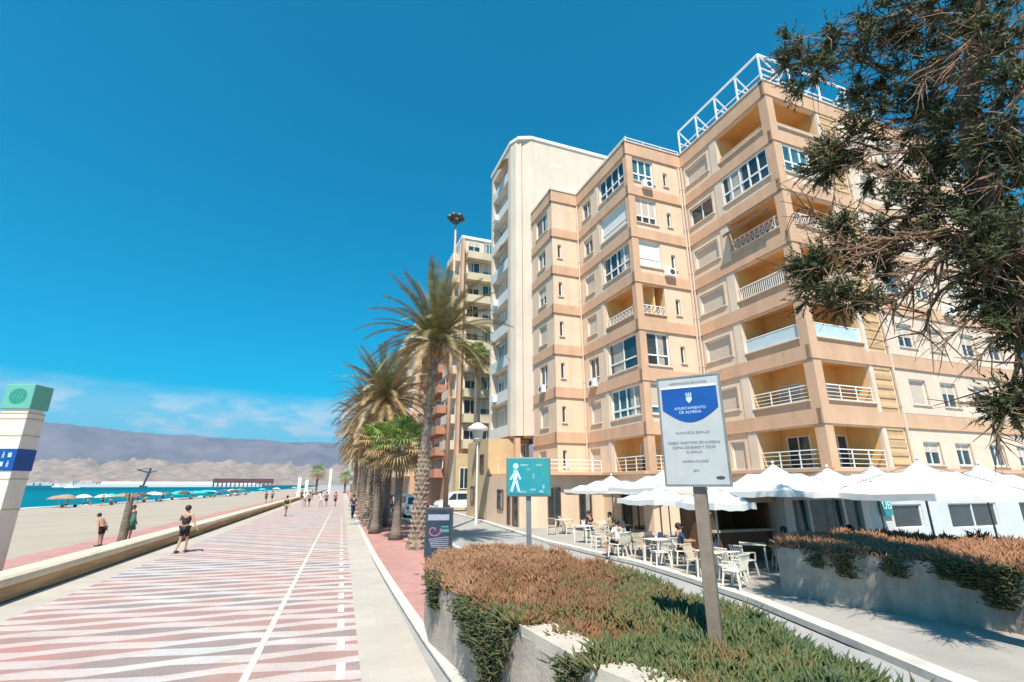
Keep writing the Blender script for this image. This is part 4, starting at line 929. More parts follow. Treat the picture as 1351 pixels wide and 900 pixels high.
def rosettes(n, dom, poly, hf, accept, l0, l1, w0, w1):
    P_, D_, Ln, Wd = [], [], [], []
    while n:
        x, y = dom()
        if not inside((x,y), poly) or not accept(x, y): continue
        n -= 1; z = hf(x,y)-.07+random.uniform(-.03,.06); k = random.randint(6,10); s = random.uniform(.75,1.3)
        lx, ly = random.gauss(0,.25), random.gauss(0,.25)
        for i in range(k):
            a = random.random()*6.28; t = random.uniform(.15,1.0)
            P_.append((x+math.cos(a)*.02*s, y+math.sin(a)*.02*s, z)); D_.append((math.cos(a)*t+lx, math.sin(a)*t+ly, 1.0-.35*t)); Ln.append(random.uniform(l0,l1)*s); Wd.append(random.uniform(w0,w1)*s)
    return P_, D_, Ln, Wd
def blades(pts, lens, wid, name, m, up=.75, spread=.6, dirs=None):
    """fleshy three-sided upright leaves"""
    n = len(pts); P0 = np.array(pts); d = rng.normal(0, spread, (n,3)); d[:,2] = np.abs(rng.normal(up,.25,n))
    if dirs is not None: d = np.array(dirs)
    d /= np.linalg.norm(d,axis=1)[:,None]
    ln = np.array(lens)[:,None]; a = rng.random(n)*6.28; s = np.stack([np.cos(a),np.sin(a),np.zeros(n)],1); s2 = np.cross(d,s); s2 /= np.linalg.norm(s2,axis=1)[:,None]; s = np.cross(s2,d)
    w = np.array(wid)[:,None] if not np.isscalar(wid) else wid; bend = np.stack([rng.normal(0,.15,n),rng.normal(0,.15,n),np.zeros(n)],1)*ln
    mid = P0+d*ln*.55; tip = P0+d*ln+bend
    Vv = np.stack([P0+s*w*.8,P0-s*w*.5+s2*w*.7,P0-s*w*.5-s2*w*.7, mid+s*w,mid-s*w*.6+s2*w*.9,mid-s*w*.6-s2*w*.9, tip],1).reshape(-1,3)
    base = np.arange(n)*7; F = []
    quads = [(0,1,4,3),(1,2,5,4),(2,0,3,5)]; tris = [(3,4,6),(4,5,6),(5,3,6)]
    Q = np.concatenate([np.stack([base+i for i in q],1) for q in quads]); T_ = np.concatenate([np.stack([base+i for i in t],1) for t in tris])
    me = bpy.data.meshes.new(name); me.vertices.add(len(Vv)); me.vertices.foreach_set('co', Vv.ravel())
    me.loops.add(Q.size+T_.size); me.loops.foreach_set('vertex_index', np.concatenate([Q.ravel(),T_.ravel()]))
    me.polygons.add(len(Q)+len(T_)); ls = np.concatenate([np.arange(len(Q))*4, Q.size+np.arange(len(T_))*3]); me.polygons.foreach_set('loop_start', ls)
    me.update(calc_edges=True); me.validate(); me.materials.append(m)
    o = bpy.data.objects.new(name, me); COL.objects.link(o); return o
PL = [(1.64,9.35),(1.82,8.0),(1.98,6.1),(2.24,4.4),(2.75,2.7),(3.0,1.2),(4.0,1.2),(4.25,3.2),(4.5,4.3),(4.9,5.8),(5.0,8.6),(5.0,10.8),(4.6,12.3),(3.4,12.9),(2.3,12.2),(1.75,10.6)]
PLR = planter('stone_planter', 'long stone planter of rust and green succulents between the promenade and the side path', PL, 1.0, None, (3.6,7,0))
random.seed(9); pts = []; ln = []; wd = []
def hgt(x, y): return 1.03 + .10*mno.noise(Vector((x*.9,y*.9,0))) + .09*mno.noise(Vector((x*3,y*3,0))) + .05*mno.noise(Vector((x*7,y*7,0)))
def rim_cut(x, y):    # bare stretches of the rim: two cap stones show
    return any(y0 < y < y1 and x < 1.64+(9.35-y)*.115+.30+.10*math.sin(y*9) for y0, y1 in ((4.75,5.75),(3.1,4.35)))
def dom1():
    return random.uniform(1.5,6.3), 1.0+14*random.random()**1.15
def acc1(x, y):
    near = 1/(1+((y-3)/6)**2) if y > 3 else 1
    return random.random() < .4+.6*near and not (y < 5.9 and rim_cut(x,y))
pts, dr_, ln, wd = rosettes(6800, dom1, PL, hgt, acc1, .12, .22, .010, .017)
g = blades(pts, ln, wd, 'succulent_ground_cover', M['iceplant'], dirs=dr_); tag(g, kind='stuff', label='rust and green fleshy succulents filling the near stone planter', cat='ground cover')
b = MB(); NX, NY = 40, 70      # leafy mat under the upright tips
gx = [1.7+4.5*i/NX for i in range(NX+1)]; gy = [1.2+13.6*j/NY for j in range(NY+1)]
for i in range(NX):
    for j in range(NY):
        q = [(gx[i],gy[j]),(gx[i+1],gy[j]),(gx[i+1],gy[j+1]),(gx[i],gy[j+1])]
        if all(inside(p, PL) for p in q): b.poly([(x,y,hgt(x,y)-.06) for x,y in q])
cs = MB()
for y0, y1 in ((4.72,5.85),(2.95,4.42)):
    e = lambda y: 1.64+(9.35-y)*.118 if y > 4.4 else 2.24+(4.4-y)*.30
    cs.prism([(e(y0)-.02,y0),(e(y0)+.40,y0+.05),(e(y1)+.38,y1-.03),(e(y1)-.02,y1)], .96, 1.09)
cs = cs.build('cap_stones', M['captop'], PLR); cs.location = (-3.6,-7,0)
tag(b.build('succulent_mat', M['soil']), kind='stuff', label='dense brown mat of old stems under the succulents', cat='ground cover')
# trailing tufts over the wall
def tuft(cx0, cy0, wx, wy, ztop, zbot, n, name, m):
    pt = []; l = []
    for i in range(n):
        t = random.random(); z = ztop-(ztop-zbot)*t; w = (1-t)**.6
        pt.append((cx0+random.gauss(0,wx)*w - .05, cy0+random.gauss(0,wy)*(.5+.5*w), z)); l.append(random.uniform(.08,.15))
    return pt, l
A = []; Ls_ = []
for a in ((1.70,9.0,.09,.16,1.1,.6,380),(1.74,9.35,.1,.15,1.15,.6,300),(1.80,7.25,.10,.30,1.1,.75,300),(1.90,6.45,.09,.24,1.08,.25,900),(1.82,7.0,.08,.3,1.1,.55,350),(2.14,4.65,.07,.10,1.08,.75,200),(1.95,6.1,.07,.15,1.05,.6,200)):
    p, l = tuft(*a, None, None); A += p; Ls_ += l
o = blades(A, Ls_, .010, 'trailing_greens', M['hangplant'], -.1, .6); tag(o, kind='stuff', label='dark green trailing stems spilling over the near planter wall', cat='ground cover')
PR = [(10.2,10.1),(10.75,8.2),(11.45,6.3),(11.25,5.2),(9.9,3.6),(9.4,1.0),(18,1.0),(18.5,6),(16.8,9.6),(14.4,11.6),(12.0,11.5)]
planter('stone_planter', 'stained grey stone planter with red succulents in front of the white cafe, right edge', PR, 1.15, None, (13,7,0))
pts = []; ln = []; wd = []
def hg2(x, y): return 1.16+.12*mno.noise(Vector((x*.8,y*.8,2)))+.05*mno.noise(Vector((x*3,y*3,0)))
pts, dr_, ln, wd = rosettes(4200, lambda: (9.3+9.2*random.random()**1.3, random.uniform(1,12)), PR, hg2, lambda x, y: random.random() < math.exp(-max(0,(x-11.5))*.25)+.15, .14, .26, .014, .022)
g = blades(pts, ln, wd, 'succulent_ground_cover', M['iceplant2'], dirs=dr_); tag(g, kind='stuff', label='red and orange fleshy succulents filling the right stone planter', cat='ground cover')
A = []; Ls_ = []
for (x, y, zb, n) in ((10.42,9.15,.80,160),(10.55,8.6,.68,280),(10.85,7.75,.8,180),(11.15,6.95,.86,300),(11.38,6.35,.48,650),(11.25,6.7,.75,350),(11.5,6.1,.78,300)):
    p, l = tuft(x, y, .06, .20, 1.2, zb, n, None, None); A += p; Ls_ += l
o = blades(A, Ls_, .014, 'trailing_greens', M['hangplant'], -.1, .6); tag(o, kind='stuff', label='dark green trailing stems hanging down the right planter wall', cat='ground cover')
b = MB(); 
gx = [9.4+9.1*i/40 for i in range(41)]; gy = [1+11*j/50 for j in range(51)]
for i in range(40):
    for j in range(50):
        q = [(gx[i],gy[j]),(gx[i+1],gy[j]),(gx[i+1],gy[j+1]),(gx[i],gy[j+1])]
        if all(inside(p, PR) for p in q): b.poly([(x,y,hg2(x,y)-.05) for x,y in q])
tag(b.build('succulent_mat', M['soil']), kind='stuff', label='brown mat of stems under the red succulents', cat='ground cover')

# ------------------------------------------------------------------ signs
# information panel on a square post
SR = empty('information_sign', (3.72,4.62,.95), 0); tag(SR, 'white and blue municipal information board on a square brown post in the near planter', 'sign')
a = Vector((3.46,4.78)); c = Vector((3.85,4.33)); dv = (c-a).normalized(); ang = math.atan2(dv.y, dv.x); SR.rotation_euler = (0,0,ang)
mid = (a+c)/2; W2 = .30
SR.location = (mid.x, mid.y, .9)
b = MB(); b.box(-.065,.065,.02,.14,0,2.75); b.build('post', M['postbrown'], SR, bevel=.008)
b = MB(); b.box(-W2-.03,W2+.03,-.02,.02,1.70,2.88); pb = b.build('panel', M['signgrey'], SR, bevel=.006)
b = MB(); b.box(-W2-.045,-W2-.03,-.03,.03,1.68,2.90); b.box(W2+.03,W2+.045,-.03,.03,1.68,2.90); b.box(-W2-.03,W2+.03,-.025,.025,1.68,1.70); b.box(-W2-.03,W2+.03,-.025,.025,2.88,2.90); b.build('frame', M['metal'], pb)
b = MB(); N = 18; top = [(W2,-.0225,2.76),(-W2,-.0225,2.76)]; arc = [(-W2+2*W2*i/N, -.0225, 2.52-.15*math.sin(math.pi*i/N)) for i in range(N+1)]
b.poly(top+arc); b.build('blue_field', M['signblue'], pb)
b = MB(); b.box(-W2,W2,-.0235,-.0215,2.765,2.785); b.build('white_line', M['white'], pb)
rt = (R(90),0,0)
b = MB(); b.poly([(-.03,-.0245,2.60),(.03,-.0245,2.60),(.03,-.0245,2.56),(0,-.0245,2.525),(-.03,-.0245,2.56)]); b.box(-.032,.032,-.0255,-.0235,2.61,2.622)
for q in (-.024,0,.024): b.box(q-.006,q+.006,-.0255,-.0235,2.624,2.645)
cr__ = b.build('crest', M['lighttext'], pb); cr__.location = (0,0,.06)
for i, (t, z, s, m) in enumerate((('AYUNTAMIENTO',2.53,.044,'lighttext'),('DE ALMERIA',2.485,.044,'lighttext'),('INFORMACION DE PLAYAS',2.82,.034,'greytext'),('PLAYA DE EL ZAPILLO',2.26,.036,'greytext'),
      ('PASEO MARITIMO DE ALMERIA',2.15,.040,'greytext'),('ZONA DE BANO Y OCIO',2.10,.040,'greytext'),('EL ZAPILLO',2.05,.032,'greytext'),('ALMERIA CIUDAD',1.95,.034,'greytext'),('2019',1.85,.030,'greytext'))):
    text_obj(t, s, M[m], pb, (0,-.024,z), rt, 'lettering', .001)
b = MB(); b.ball((.24,-.024,1.775), .035, 8, 4, (1.3,.05,.5)); b.build('small_emblem', M['dkmetal'], pb)
# teal pedestrian panel
GR = empty('pedestrian_sign', (5.12,13.75,.95)); tag(GR, 'scuffed teal boxed panel with a pale walking figure on a metal pole behind the planter', 'sign')
GR.rotation_euler = (0,0,R(-18))
b = MB(); b.box(-.07,.07,-.07,.07,-.94,1.45); b.build('pole', M['metal'], GR, bevel=.01)
b = MB(); b.box(-.64,.64,-.16,.0,1.33,2.42); gp = b.build('panel_box', M['tealdk'], GR, bevel=.03)
b = MB(); b.box(-.58,.58,-.168,-.161,1.40,2.36); fp_ = b.build('panel_face', M['teal'], gp)
b = MB()
def fig(b, x, z, s, y):
    b.ball((x,y,z+.62*s), .075*s, 10, 6, (1,.06,1))
    for p, q, w in (((0,.52),(-.02,.25),.11),((-.02,.27),(-.12,-.05),.065),((0,.27),(.09,-.05),.065),((0,.5),(-.15,.26),.05),((.02,.5),(.13,.27),.05)):
        b.bar((x+p[0]*s,y,z+p[1]*s), (x+q[0]*s,y,z+q[1]*s), .012, w*s)
fig(b, -.37, 1.52, 1.05, -.172); b.build('walking_figure', M['icewhite'], fp_)
b = MB()
for x, z, w, h in ((-.12,2.2,.22,.05),(.0,2.08,.10,.04),(-.17,1.46,.2,.05),(.12,1.52,.16,.06),(.36,1.47,.12,.07),(.42,1.6,.06,.12),(.14,1.9,.05,.16),(.3,2.2,.18,.05)): b.box(x-w/2,x+w/2,-.173,-.1685,z-h/2,z+h/2)
b.build('scratched_stickers', mat('worn_sticker', (.22,.46,.50), .6, .2, 20), fp_)
# dark poster board
AF = empty('poster_board', (3.48,18.67,.01), R(-14)); tag(AF, 'dark freestanding poster board with pink and teal lettering at the foot of the tallest palm', 'poster board')
b = MB(); b.box(-.50,.50,-.07,.07,.12,1.80); ab = b.build('case', M['dkmetal'], AF, bevel=.02)
b = MB(); b.box(-.44,.44,-.078,-.071,.22,1.72); af = b.build('poster', M['poster'], ab)
b = MB(); b.box(-.40,.36,-.082,-.079,1.36,1.56); b.build('title_strip', M['postergrey'], af)
b = MB()
for i in range(22):
    a = i*.30; r_ = .05+.011*i; b.bar((-.18+r_*math.cos(a)*.9,-.082,1.02+r_*math.sin(a)*.8), (-.18+(r_+.011)*math.cos(a+.3)*.9,-.082,1.02+(r_+.011)*math.sin(a+.3)*.8), .006, .05)
b.build('pink_swirl', M['posterpink'], af)
b = MB(); b.box(.04,.36,-.082,-.079,.96,1.06); b.box(.08,.34,-.082,-.079,1.12,1.17); b.build('teal_strip', M['posterteal'], af)
b = MB()
for i in range(6): b.bar((-.35+.02*i,-.082,.72-.05*i), (.36,-.082,.80-.07*i), .006, .022)
b.build('script_lines', M['postergrey'], af)
b = MB(); b.box(-.45,-.38,-.09,.09,0,.12); b.box(.38,.45,-.09,.09,0,.12); b.build('foot', M['dkmetal'], AF)
# beach totem
TT = empty('totem', (-9.45,18.9,0), R(-16)); tag(TT, 'square off-white beach totem with a green emblem cap and a blue pictogram band', 'totem')
h = .40
b = MB(); b.box(-h,h,-h*.75,h*.75,0,4.72); tb = b.build('body', M['totembody'], TT, bevel=.02)
b = MB()
for z in (1.9,2.75,4.0,4.5,4.66): b.box(-h-.012,h+.012,-h*.75-.012,h*.75+.012,z,z+.03)
b.build('groove', M['tan'], TT)
b = MB(); b.box(-h-.03,h+.03,-h*.75-.03,h*.75+.03,4.80,5.55); cp = b.build('cap', M['totemgreen'], TT, bevel=.02)
b = MB(); b.box(-h+.04,h-.04,-h*.75+.04,h*.75-.04,4.70,4.82); b.build('neck', M['white'], TT)
b = MB(); N = 20; b.poly([(.26*math.cos(2*math.pi*i/N), -h*.75-.034, 5.18+.24*math.sin(2*math.pi*i/N)) for i in range(N)]); em = b.build('emblem', M['totemdkgreen'], cp)
b = MB(); 
for a in range(3): b.bar((-.12+.1*a,-h*.75-.038,5.08), (-.04+.1*a,-h*.75-.038,5.28), .004, .02)
b.build('emblem_mark', M['totemgreen'], em)
b = MB(); b.box(-h-.02,h+.02,-h*.75-.02,h*.75+.02,3.0,3.62); bl = b.build('blue_band', M['signblue'], TT)
y = -h*.75-.024
for i in range(4):
    for j in range(2):
        x = -.29+i*.18; z = 3.12+j*.26; b = MB(); b.box(x-.05,x+.05,y-.003,y+.003,z,z+.13) if (i+j) % 3 else fig(b, x, z-.01, .24, y); b.build('pictogram', M['lighttext'], bl)

# ------------------------------------------------------------------ lamps
LM = empty('light_mast', (6.0,30.4,0)); tag(LM, 'very tall tapering salmon-painted light mast with dark floodlights on top', 'light mast')
b = MB(); b.tube([(0,0,0),(0,0,20.4)], [.17,.055], 12); b.build('mast', M['salmon'], LM, smooth=True)
b = MB(); b.box(-.28,.28,-.28,.28,0,.18); b.build('base', M['metal'], LM)
b = MB(); b.tube([(0,0,20.3),(0,0,20.5),(0,0,20.55)], [.06,.3,.3], 10); b.build('crown_ring', M['dkmetal'], LM)
for i in range(6):
    a = i*math.pi/3; b = MB(); x, y = math.cos(a)*.42, math.sin(a)*.42
    b.ball((x,y,20.85), .24, 8, 6, (1,1,.8)); b.bar((x*.3,y*.3,20.45), (x,y,20.8), .06); b.build('floodlight', M['dkmetal'], LM)
b = MB(); b.tube([(0,0,20.5),(0,0,21.3)], [.04,.02], 6); b.build('finial', M['dkmetal'], LM)
SL = empty('street_lamp', (9.0,34.6,0)); tag(SL, 'white street lamp with a mushroom-shaped head beside the side road', 'street lamp')
b = MB(); b.tube([(0,0,0),(0,0,.9),(0,0,5.7)], [.10,.07,.05], 10); b.build('pole', M['white'], SL)
b = MB(); b.tube([(0,0,5.6),(0,0,5.75),(0,0,6.4)], [.12,.34,.42], 12); b.build('lantern', M['greyshade'], SL)
b = MB(); b.tube([(0,0,6.4),(0,0,6.55),(0,0,6.85),(0,0,6.95)], [.72,.76,.35,.1], 16); b.build('shade', M['white'], SL)

# ------------------------------------------------------------------ umbrellas, tables, chairs
def umbrella(loc, half, zt, zb, label, rz=0, dx=0):
    r = empty('square_umbrella', (loc[0],loc[1],.10), rz); tag(r, label, 'umbrella', 'white square umbrellas over the cafe terrace')
    zt -= .1; zb -= .1; b = MB(); N = 6
    def pt(i, j):      # grid -1..1
        x = -1+2*i/N; y = -1+2*j/N; m = max(abs(x), abs(y)); rdg = abs(abs(x)-abs(y))
        z = zt-(zt-zb)*(m**.85) - .06*rdg*m + .0
        return (x*half, y*half, z)
    for i in range(N):
        for j in range(N): b.poly([pt(i,j),pt(i+1,j),pt(i+1,j+1),pt(i,j+1)])
    rim = [pt(i,0) for i in range(N)]+[pt(N,j) for j in range(N)]+[pt(N-i,N) for i in range(N)]+[pt(0,N-j) for j in range(N)]
    for k in range(len(rim)):
        a, c = rim[k], rim[(k+1) % len(rim)]; b.poly([a, c, (c[0]*1.005,c[1]*1.005,c[2]-.16-.03*(k % 2)), (a[0]*1.005,a[1]*1.005,a[2]-.16-.03*((k+1) % 2))])
    o = b.build('canopy', M['canvas'], r); sm = o.modifiers.new('thick', 'SOLIDIFY'); sm.thickness = .012
    b = MB()
    for sx, sy in ((1,1),(1,-1),(-1,1),(-1,-1)): b.bar((0,0,zt-.08), (sx*half*.97,sy*half*.97,zb-.02-.02), .025); b.bar((0,0,zb-.25), (sx*half*.5,sy*half*.5,(zt+zb)/2-.12), .02)
    b.build('ribs', M['metal'], r)
    b = MB(); b.tube([(0,0,0),(0,0,zt+.05)], .03, 8); b.build('pole', M['metal'], r)
    b = MB(); b.box(-.3,.3,-.3,.3,0,.07); b.build('base', M['concrete'], r, bevel=.01)
    b = MB(); b.ball((0,0,zt+.06), .05, 8, 5); b.build('finial', M['white'], r)
    return r
UM = [((14.6,25.6),1.95,3.12,2.35,'leftmost white square umbrella, over the seated couple'),((14.0,19.6),1.9,3.3,2.5,'white umbrella whose peak shows left of the municipal information board'),
 ((13.75,13.25),1.75,3.28,2.45,'large white umbrella right of the municipal information board'),((16.6,13.6),1.6,3.2,2.45,'white umbrella above the pavilion glazing, second from the information board'),
 ((18.6,13.4),1.4,3.3,2.5,'small-looking white umbrella peak behind the row, above the teal cafe sign'),((15.9,10.1),1.75,3.3,2.4,'large white umbrella in front of the first cafe window'),
 ((18.6,10.1),1.6,3.2,2.42,'rightmost white umbrella with open sides near the right edge'),((10.55,12.5),.78,2.62,2.12,'small low cream umbrella just behind the sign post'),((11.2,16.2),1.1,2.55,2.12,'small low cream umbrella to the left of the sign post')]
for (x, y), hf, zt, zb, lb in UM: umbrella((x,y), hf, zt, zb, lb, R(random.choice((-8,4,10,2))))
def make_chair(m='plastic'):
    r = empty('plastic_chair'); p = M[m]
    b = MB(); b.box(-.22,.22,-.21,.22,.41,.45); b.build('seat', p, r, bevel=.015)
    b = MB(); 
    for i in range(7): x = -.18+i*.06; b.bar((x,.22,.45), (x*1.12,.32,.82), .042, .012)
    b.bar((-.23,.325,.83), (.23,.325,.83), .05, .02); b.build('backrest', p, r, bevel=.006)
    for sx, sy in ((-1,-1),(1,-1),(-1,1),(1,1)):
        b = MB(); b.bar((sx*.20,sy*.18,.41), (sx*.25,sy*.24,0), .035); b.build('leg', p, r)
    for sx in (-1,1):
        b = MB(); b.bar((sx*.245,-.18,.64), (sx*.245,.29,.66), .045,.02); b.bar((sx*.235,-.17,.42), (sx*.245,-.17,.63), .03); b.build('armrest', p, r)
    return r
def make_table():
    r = empty('square_table')
    b = MB(); b.box(-.38,.38,-.38,.38,.71,.74); b.build('top', M['tabletop'], r, bevel=.01)
    for sx, sy in ((-1,-1),(1,-1),(-1,1),(1,1)):
        b = MB(); b.bar((sx*.32,sy*.32,.71), (sx*.34,sy*.34,0), .04); b.build('leg', M['plastic'], r)
    return r
ch0, ch0b, tb0 = make_chair(), make_chair('plasticd'), make_table()
CH = [((9.62,10.95),200,0,'nearest cream plastic armchair, standing on the terrace edge beside the right planter'),((9.95,11.5),150,0,'cream plastic armchair directly behind the nearest one'),
 ((10.35,11.9),95,0,'cream armchair whose back peeks over the left end of the right planter'),((11.2,12.3),100,0,'pale armchair second along behind the right planter'),((9.9,12.7),20,1,'beige armchair facing the nearest pair across a table'),
 ((9.95,14.6),170,0,'pale armchair left of the sign post with its back to the kerb'),((10.6,14.9),190,0,'pale armchair next to the sign post shadow'),((10.2,15.9),10,1,'beige armchair under the small low umbrella'),((11.2,15.4),80,1,'beige armchair pushed under the table beneath the low umbrella'),
 ((10.1,17.2),200,0,'cream armchair in the middle of the terrace edge'),((10.9,17.9),30,1,'beige armchair behind the middle of the terrace edge'),((11.4,17.0),100,1,'beige armchair beside the middle table'),
 ((10.3,19.4),180,0,'white armchair right of the seated couple'),((11.0,20.4),20,1,'beige armchair behind the white one near the seated couple'),
 ((10.7,25.2),150,1,'beige armchair at the far left end of the terrace'),((11.8,26.0),20,1,'farthest beige armchair under the leftmost umbrella'),((13.3,22.0),90,1,'beige armchair near the peach wall door'),((12.6,24.4),250,1,'beige armchair drawn up to the far left table'),
 ((13.2,12.9),120,1,'beige armchair in front of the pavilion glazing'),((12.7,14.9),40,1,'beige armchair by the wooden kiosk')]
for i, ((x, y), rz, k, lb) in enumerate(CH):
    src = ch0b if k else ch0; c = copy_tree(src); c.location = (x,y,.10); c.rotation_euler = (0,0,R(rz)); tag(c, lb, 'chair', 'plastic chairs on the cafe terrace')
TBL = [((10.0,12.1),'square cream table nearest the camera on the terrace'),((10.4,15.3),'square cream table beneath the low left umbrella'),((10.6,17.7),'square cream table in the middle of the terrace'),((10.6,21.2),'square cream table near the seated couple'),((11.4,25.2),'square cream table at the far left end of the terrace'),((12.2,22.6),'square cream table in front of the seated couple'),((12.4,13.2),'square cream table by the pavilion glazing')]
for i, ((x, y), lb) in enumerate(TBL):
    c = copy_tree(tb0); c.location = (x,y,.10); c.rotation_euler = (0,0,R(8*i)); tag(c, lb, 'table', 'square tables on the cafe terrace')
for src in (ch0, ch0b, tb0):
    for o in list(src.children): bpy.data.objects.remove(o)
    bpy.data.objects.remove(src)
# litter bin
LB = empty('litter_bin', (2.35,34.0,.01)); tag(LB, 'dark green litter bin on the red paving beside the palm row', 'bin')
b = MB(); b.tube([(0,0,.05),(0,0,1.0)], [.26,.30], 12); b.build('body', M['tealdk'], LB); b = MB(); b.tube([(0,0,1.0),(0,0,1.12)], [.32,.2], 12); b.build('lid', M['dkmetal'], LB)
b = MB(); b.tube([(0,0,0),(0,0,.05)], .2, 12); b.build('foot', M['dkmetal'], LB)

# ------------------------------------------------------------------ vehicles
def car(loc, rz, prof, glassp, wheels, width, paint, label, cat, name='parked_car', wr=.31):
    r = empty(name, loc, rz); tag(r, label, cat, 'vehicles parked on the side road')
    def side(pr, w0, inset=0):
        b = MB(); n = len(pr); ys = (-w0, w0)
        for y in ys:
            for x, z in pr: b.v.append((x, y*(1 - (.10 if z > 1.0 else 0)), z))
        b.f.append(tuple(range(n))); b.f.append(tuple(range(n, 2*n))[::-1]); b.mi += [0,0]
        for i in range(n): j = (i+1) % n; b.f.append((i, i+n, j+n, j)); b.mi.append(0)
        return b
    bo = side(prof, width/2).build('body', paint, r, bevel=.05)
    for gp_ in glassp:
        for s in (-1,1):
            b = MB(); q = [(x, s*(width/2*.915+.012+(.065 if z < 1.05 else 0)), z) for x, z in gp_]; b.poly(q if s > 0 else q[::-1]); b.build('side_window', M['glass'], r)
    xs = [p for p in prof if p[1] > 1.0]
    for end in (-1,1):
        p = max(xs, key=lambda t: end*t[0]-(0 if t[1] < 1.3 else 9)); q = max(xs, key=lambda t: end*t[0]-(0 if t[1] > 1.3 else 9)); e = .012*end; b = MB(); w = width/2*.8
        b.poly([(p[0]+e,-w,p[1]+.03),(p[0]+e,w,p[1]+.03),(q[0]+e,w*.92,q[1]-.06),(q[0]+e,-w*.92,q[1]-.06)]); b.build('windscreen', M['glass'], r)
    for x in wheels:
        for s in (-1,1):
            b = MB(); b.tube([(x,s*(width/2-.20),wr),(x,s*(width/2+.01),wr)], wr, 16); t = b.build('wheel', M['tyre'], r)
            b = MB(); b.tube([(x,s*(width/2-.01),wr),(x,s*(width/2+.018),wr)], wr*.62, 12); b.build('rim', M['metal'], t)
    x0 = min(p[0] for p in prof); x1 = max(p[0] for p in prof)
    for s in (-1,1):
        b = MB(); b.box(x1-.06,x1+.012,s*width*.36-.14,s*width*.36+.14,.62,.76); b.build('headlight', M['white'], r)
        b = MB(); b.box(x0-.012,x0+.06,s*width*.38-.1,s*width*.38+.1,.68,.92); b.build('tail_light', M['lampred'], r)
    return r
van_p = [(-2.1,.30),(-2.2,.55),(-2.18,1.05),(-2.0,1.78),(-1.8,1.86),(.55,1.86),(.9,1.76),(1.5,1.12),(2.1,.95),(2.25,.62),(2.2,.32)]
van_g = [[(-1.9,1.12),(-1.85,1.66),(-.75,1.68),(-.75,1.12)],[(-.65,1.12),(-.65,1.68),(.3,1.68),(.3,1.12)],[(.4,1.12),(.4,1.68),(.72,1.66),(1.22,1.12)]]
car_p = [(-2.0,.28),(-2.08,.55),(-2.0,.95),(-1.5,1.05),(-1.05,1.42),(.25,1.45),(.85,1.05),(1.75,.88),(2.05,.6),(2.0,.28)]
car_g = [[(-1.25,1.08),(-.98,1.36),(-.35,1.39),(-.35,1.06)],[(-.27,1.06),(-.27,1.39),(.2,1.39),(.66,1.06)]]
car((11.2,50.4,.10), R(184), van_p, van_g, (-1.35,1.35), 1.8, M['carwhite'], 'white van seen side-on at the end of the side road', 'van', 'white_van', .34)
car((9.0,62,0), R(95), car_p, car_g, (-1.25,1.3), 1.7, M['cargrey'], 'dark grey car partly hidden behind the big palm trunk', 'car')
car((5.9,50,0), R(92), car_p, car_g, (-1.25,1.3), 1.7, M['carsilver'], 'silver car parked behind the palm row, nearest one', 'car')
car((5.9,56,0), R(92), car_p, car_g, (-1.25,1.3), 1.7, M['carwhite'], 'white car parked just past the silver one behind the palms', 'car')
car((5.9,62,0), R(90), car_p, car_g, (-1.25,1.3), 1.7, M['cargrey'], 'dark car farthest back in the line behind the palms', 'car')
car((5.9,44.5,0), R(91), van_p, van_g, (-1.35,1.35), 1.8, M['carwhite'], 'white people carrier parked on the road behind the fan palms', 'car')
# ------------------------------------------------------------------ people
def skin_mesh(verts, edges, rads, root, name, m, parent, sub=1):
    me = bpy.data.meshes.new(name); me.from_pydata(verts, edges, []); o = bpy.data.objects.new(name, me); COL.objects.link(o)
    sk = o.modifiers.new('skin', 'SKIN'); sk.use_smooth_shade = True
    for i, r in enumerate(rads):
        d = me.skin_vertices[0].data[i]; rr = r if isinstance(r, tuple) else (r, r); d.radius = rr; d.use_root = (i == root)
    s = o.modifiers.new('sub', 'SUBSURF'); s.levels = sub; s.render_levels = sub
    bpy.context.view_layer.update(); dg = bpy.context.evaluated_depsgraph_get()
    m2 = bpy.data.meshes.new_from_object(o.evaluated_get(dg)); bpy.data.objects.remove(o)
    m2.materials.clear(); m2.materials.append(m); m2.polygons.foreach_set('use_smooth', [True]*len(m2.polygons))
    n = bpy.data.objects.new(name, m2); COL.objects.link(n); n.parent = parent; return n
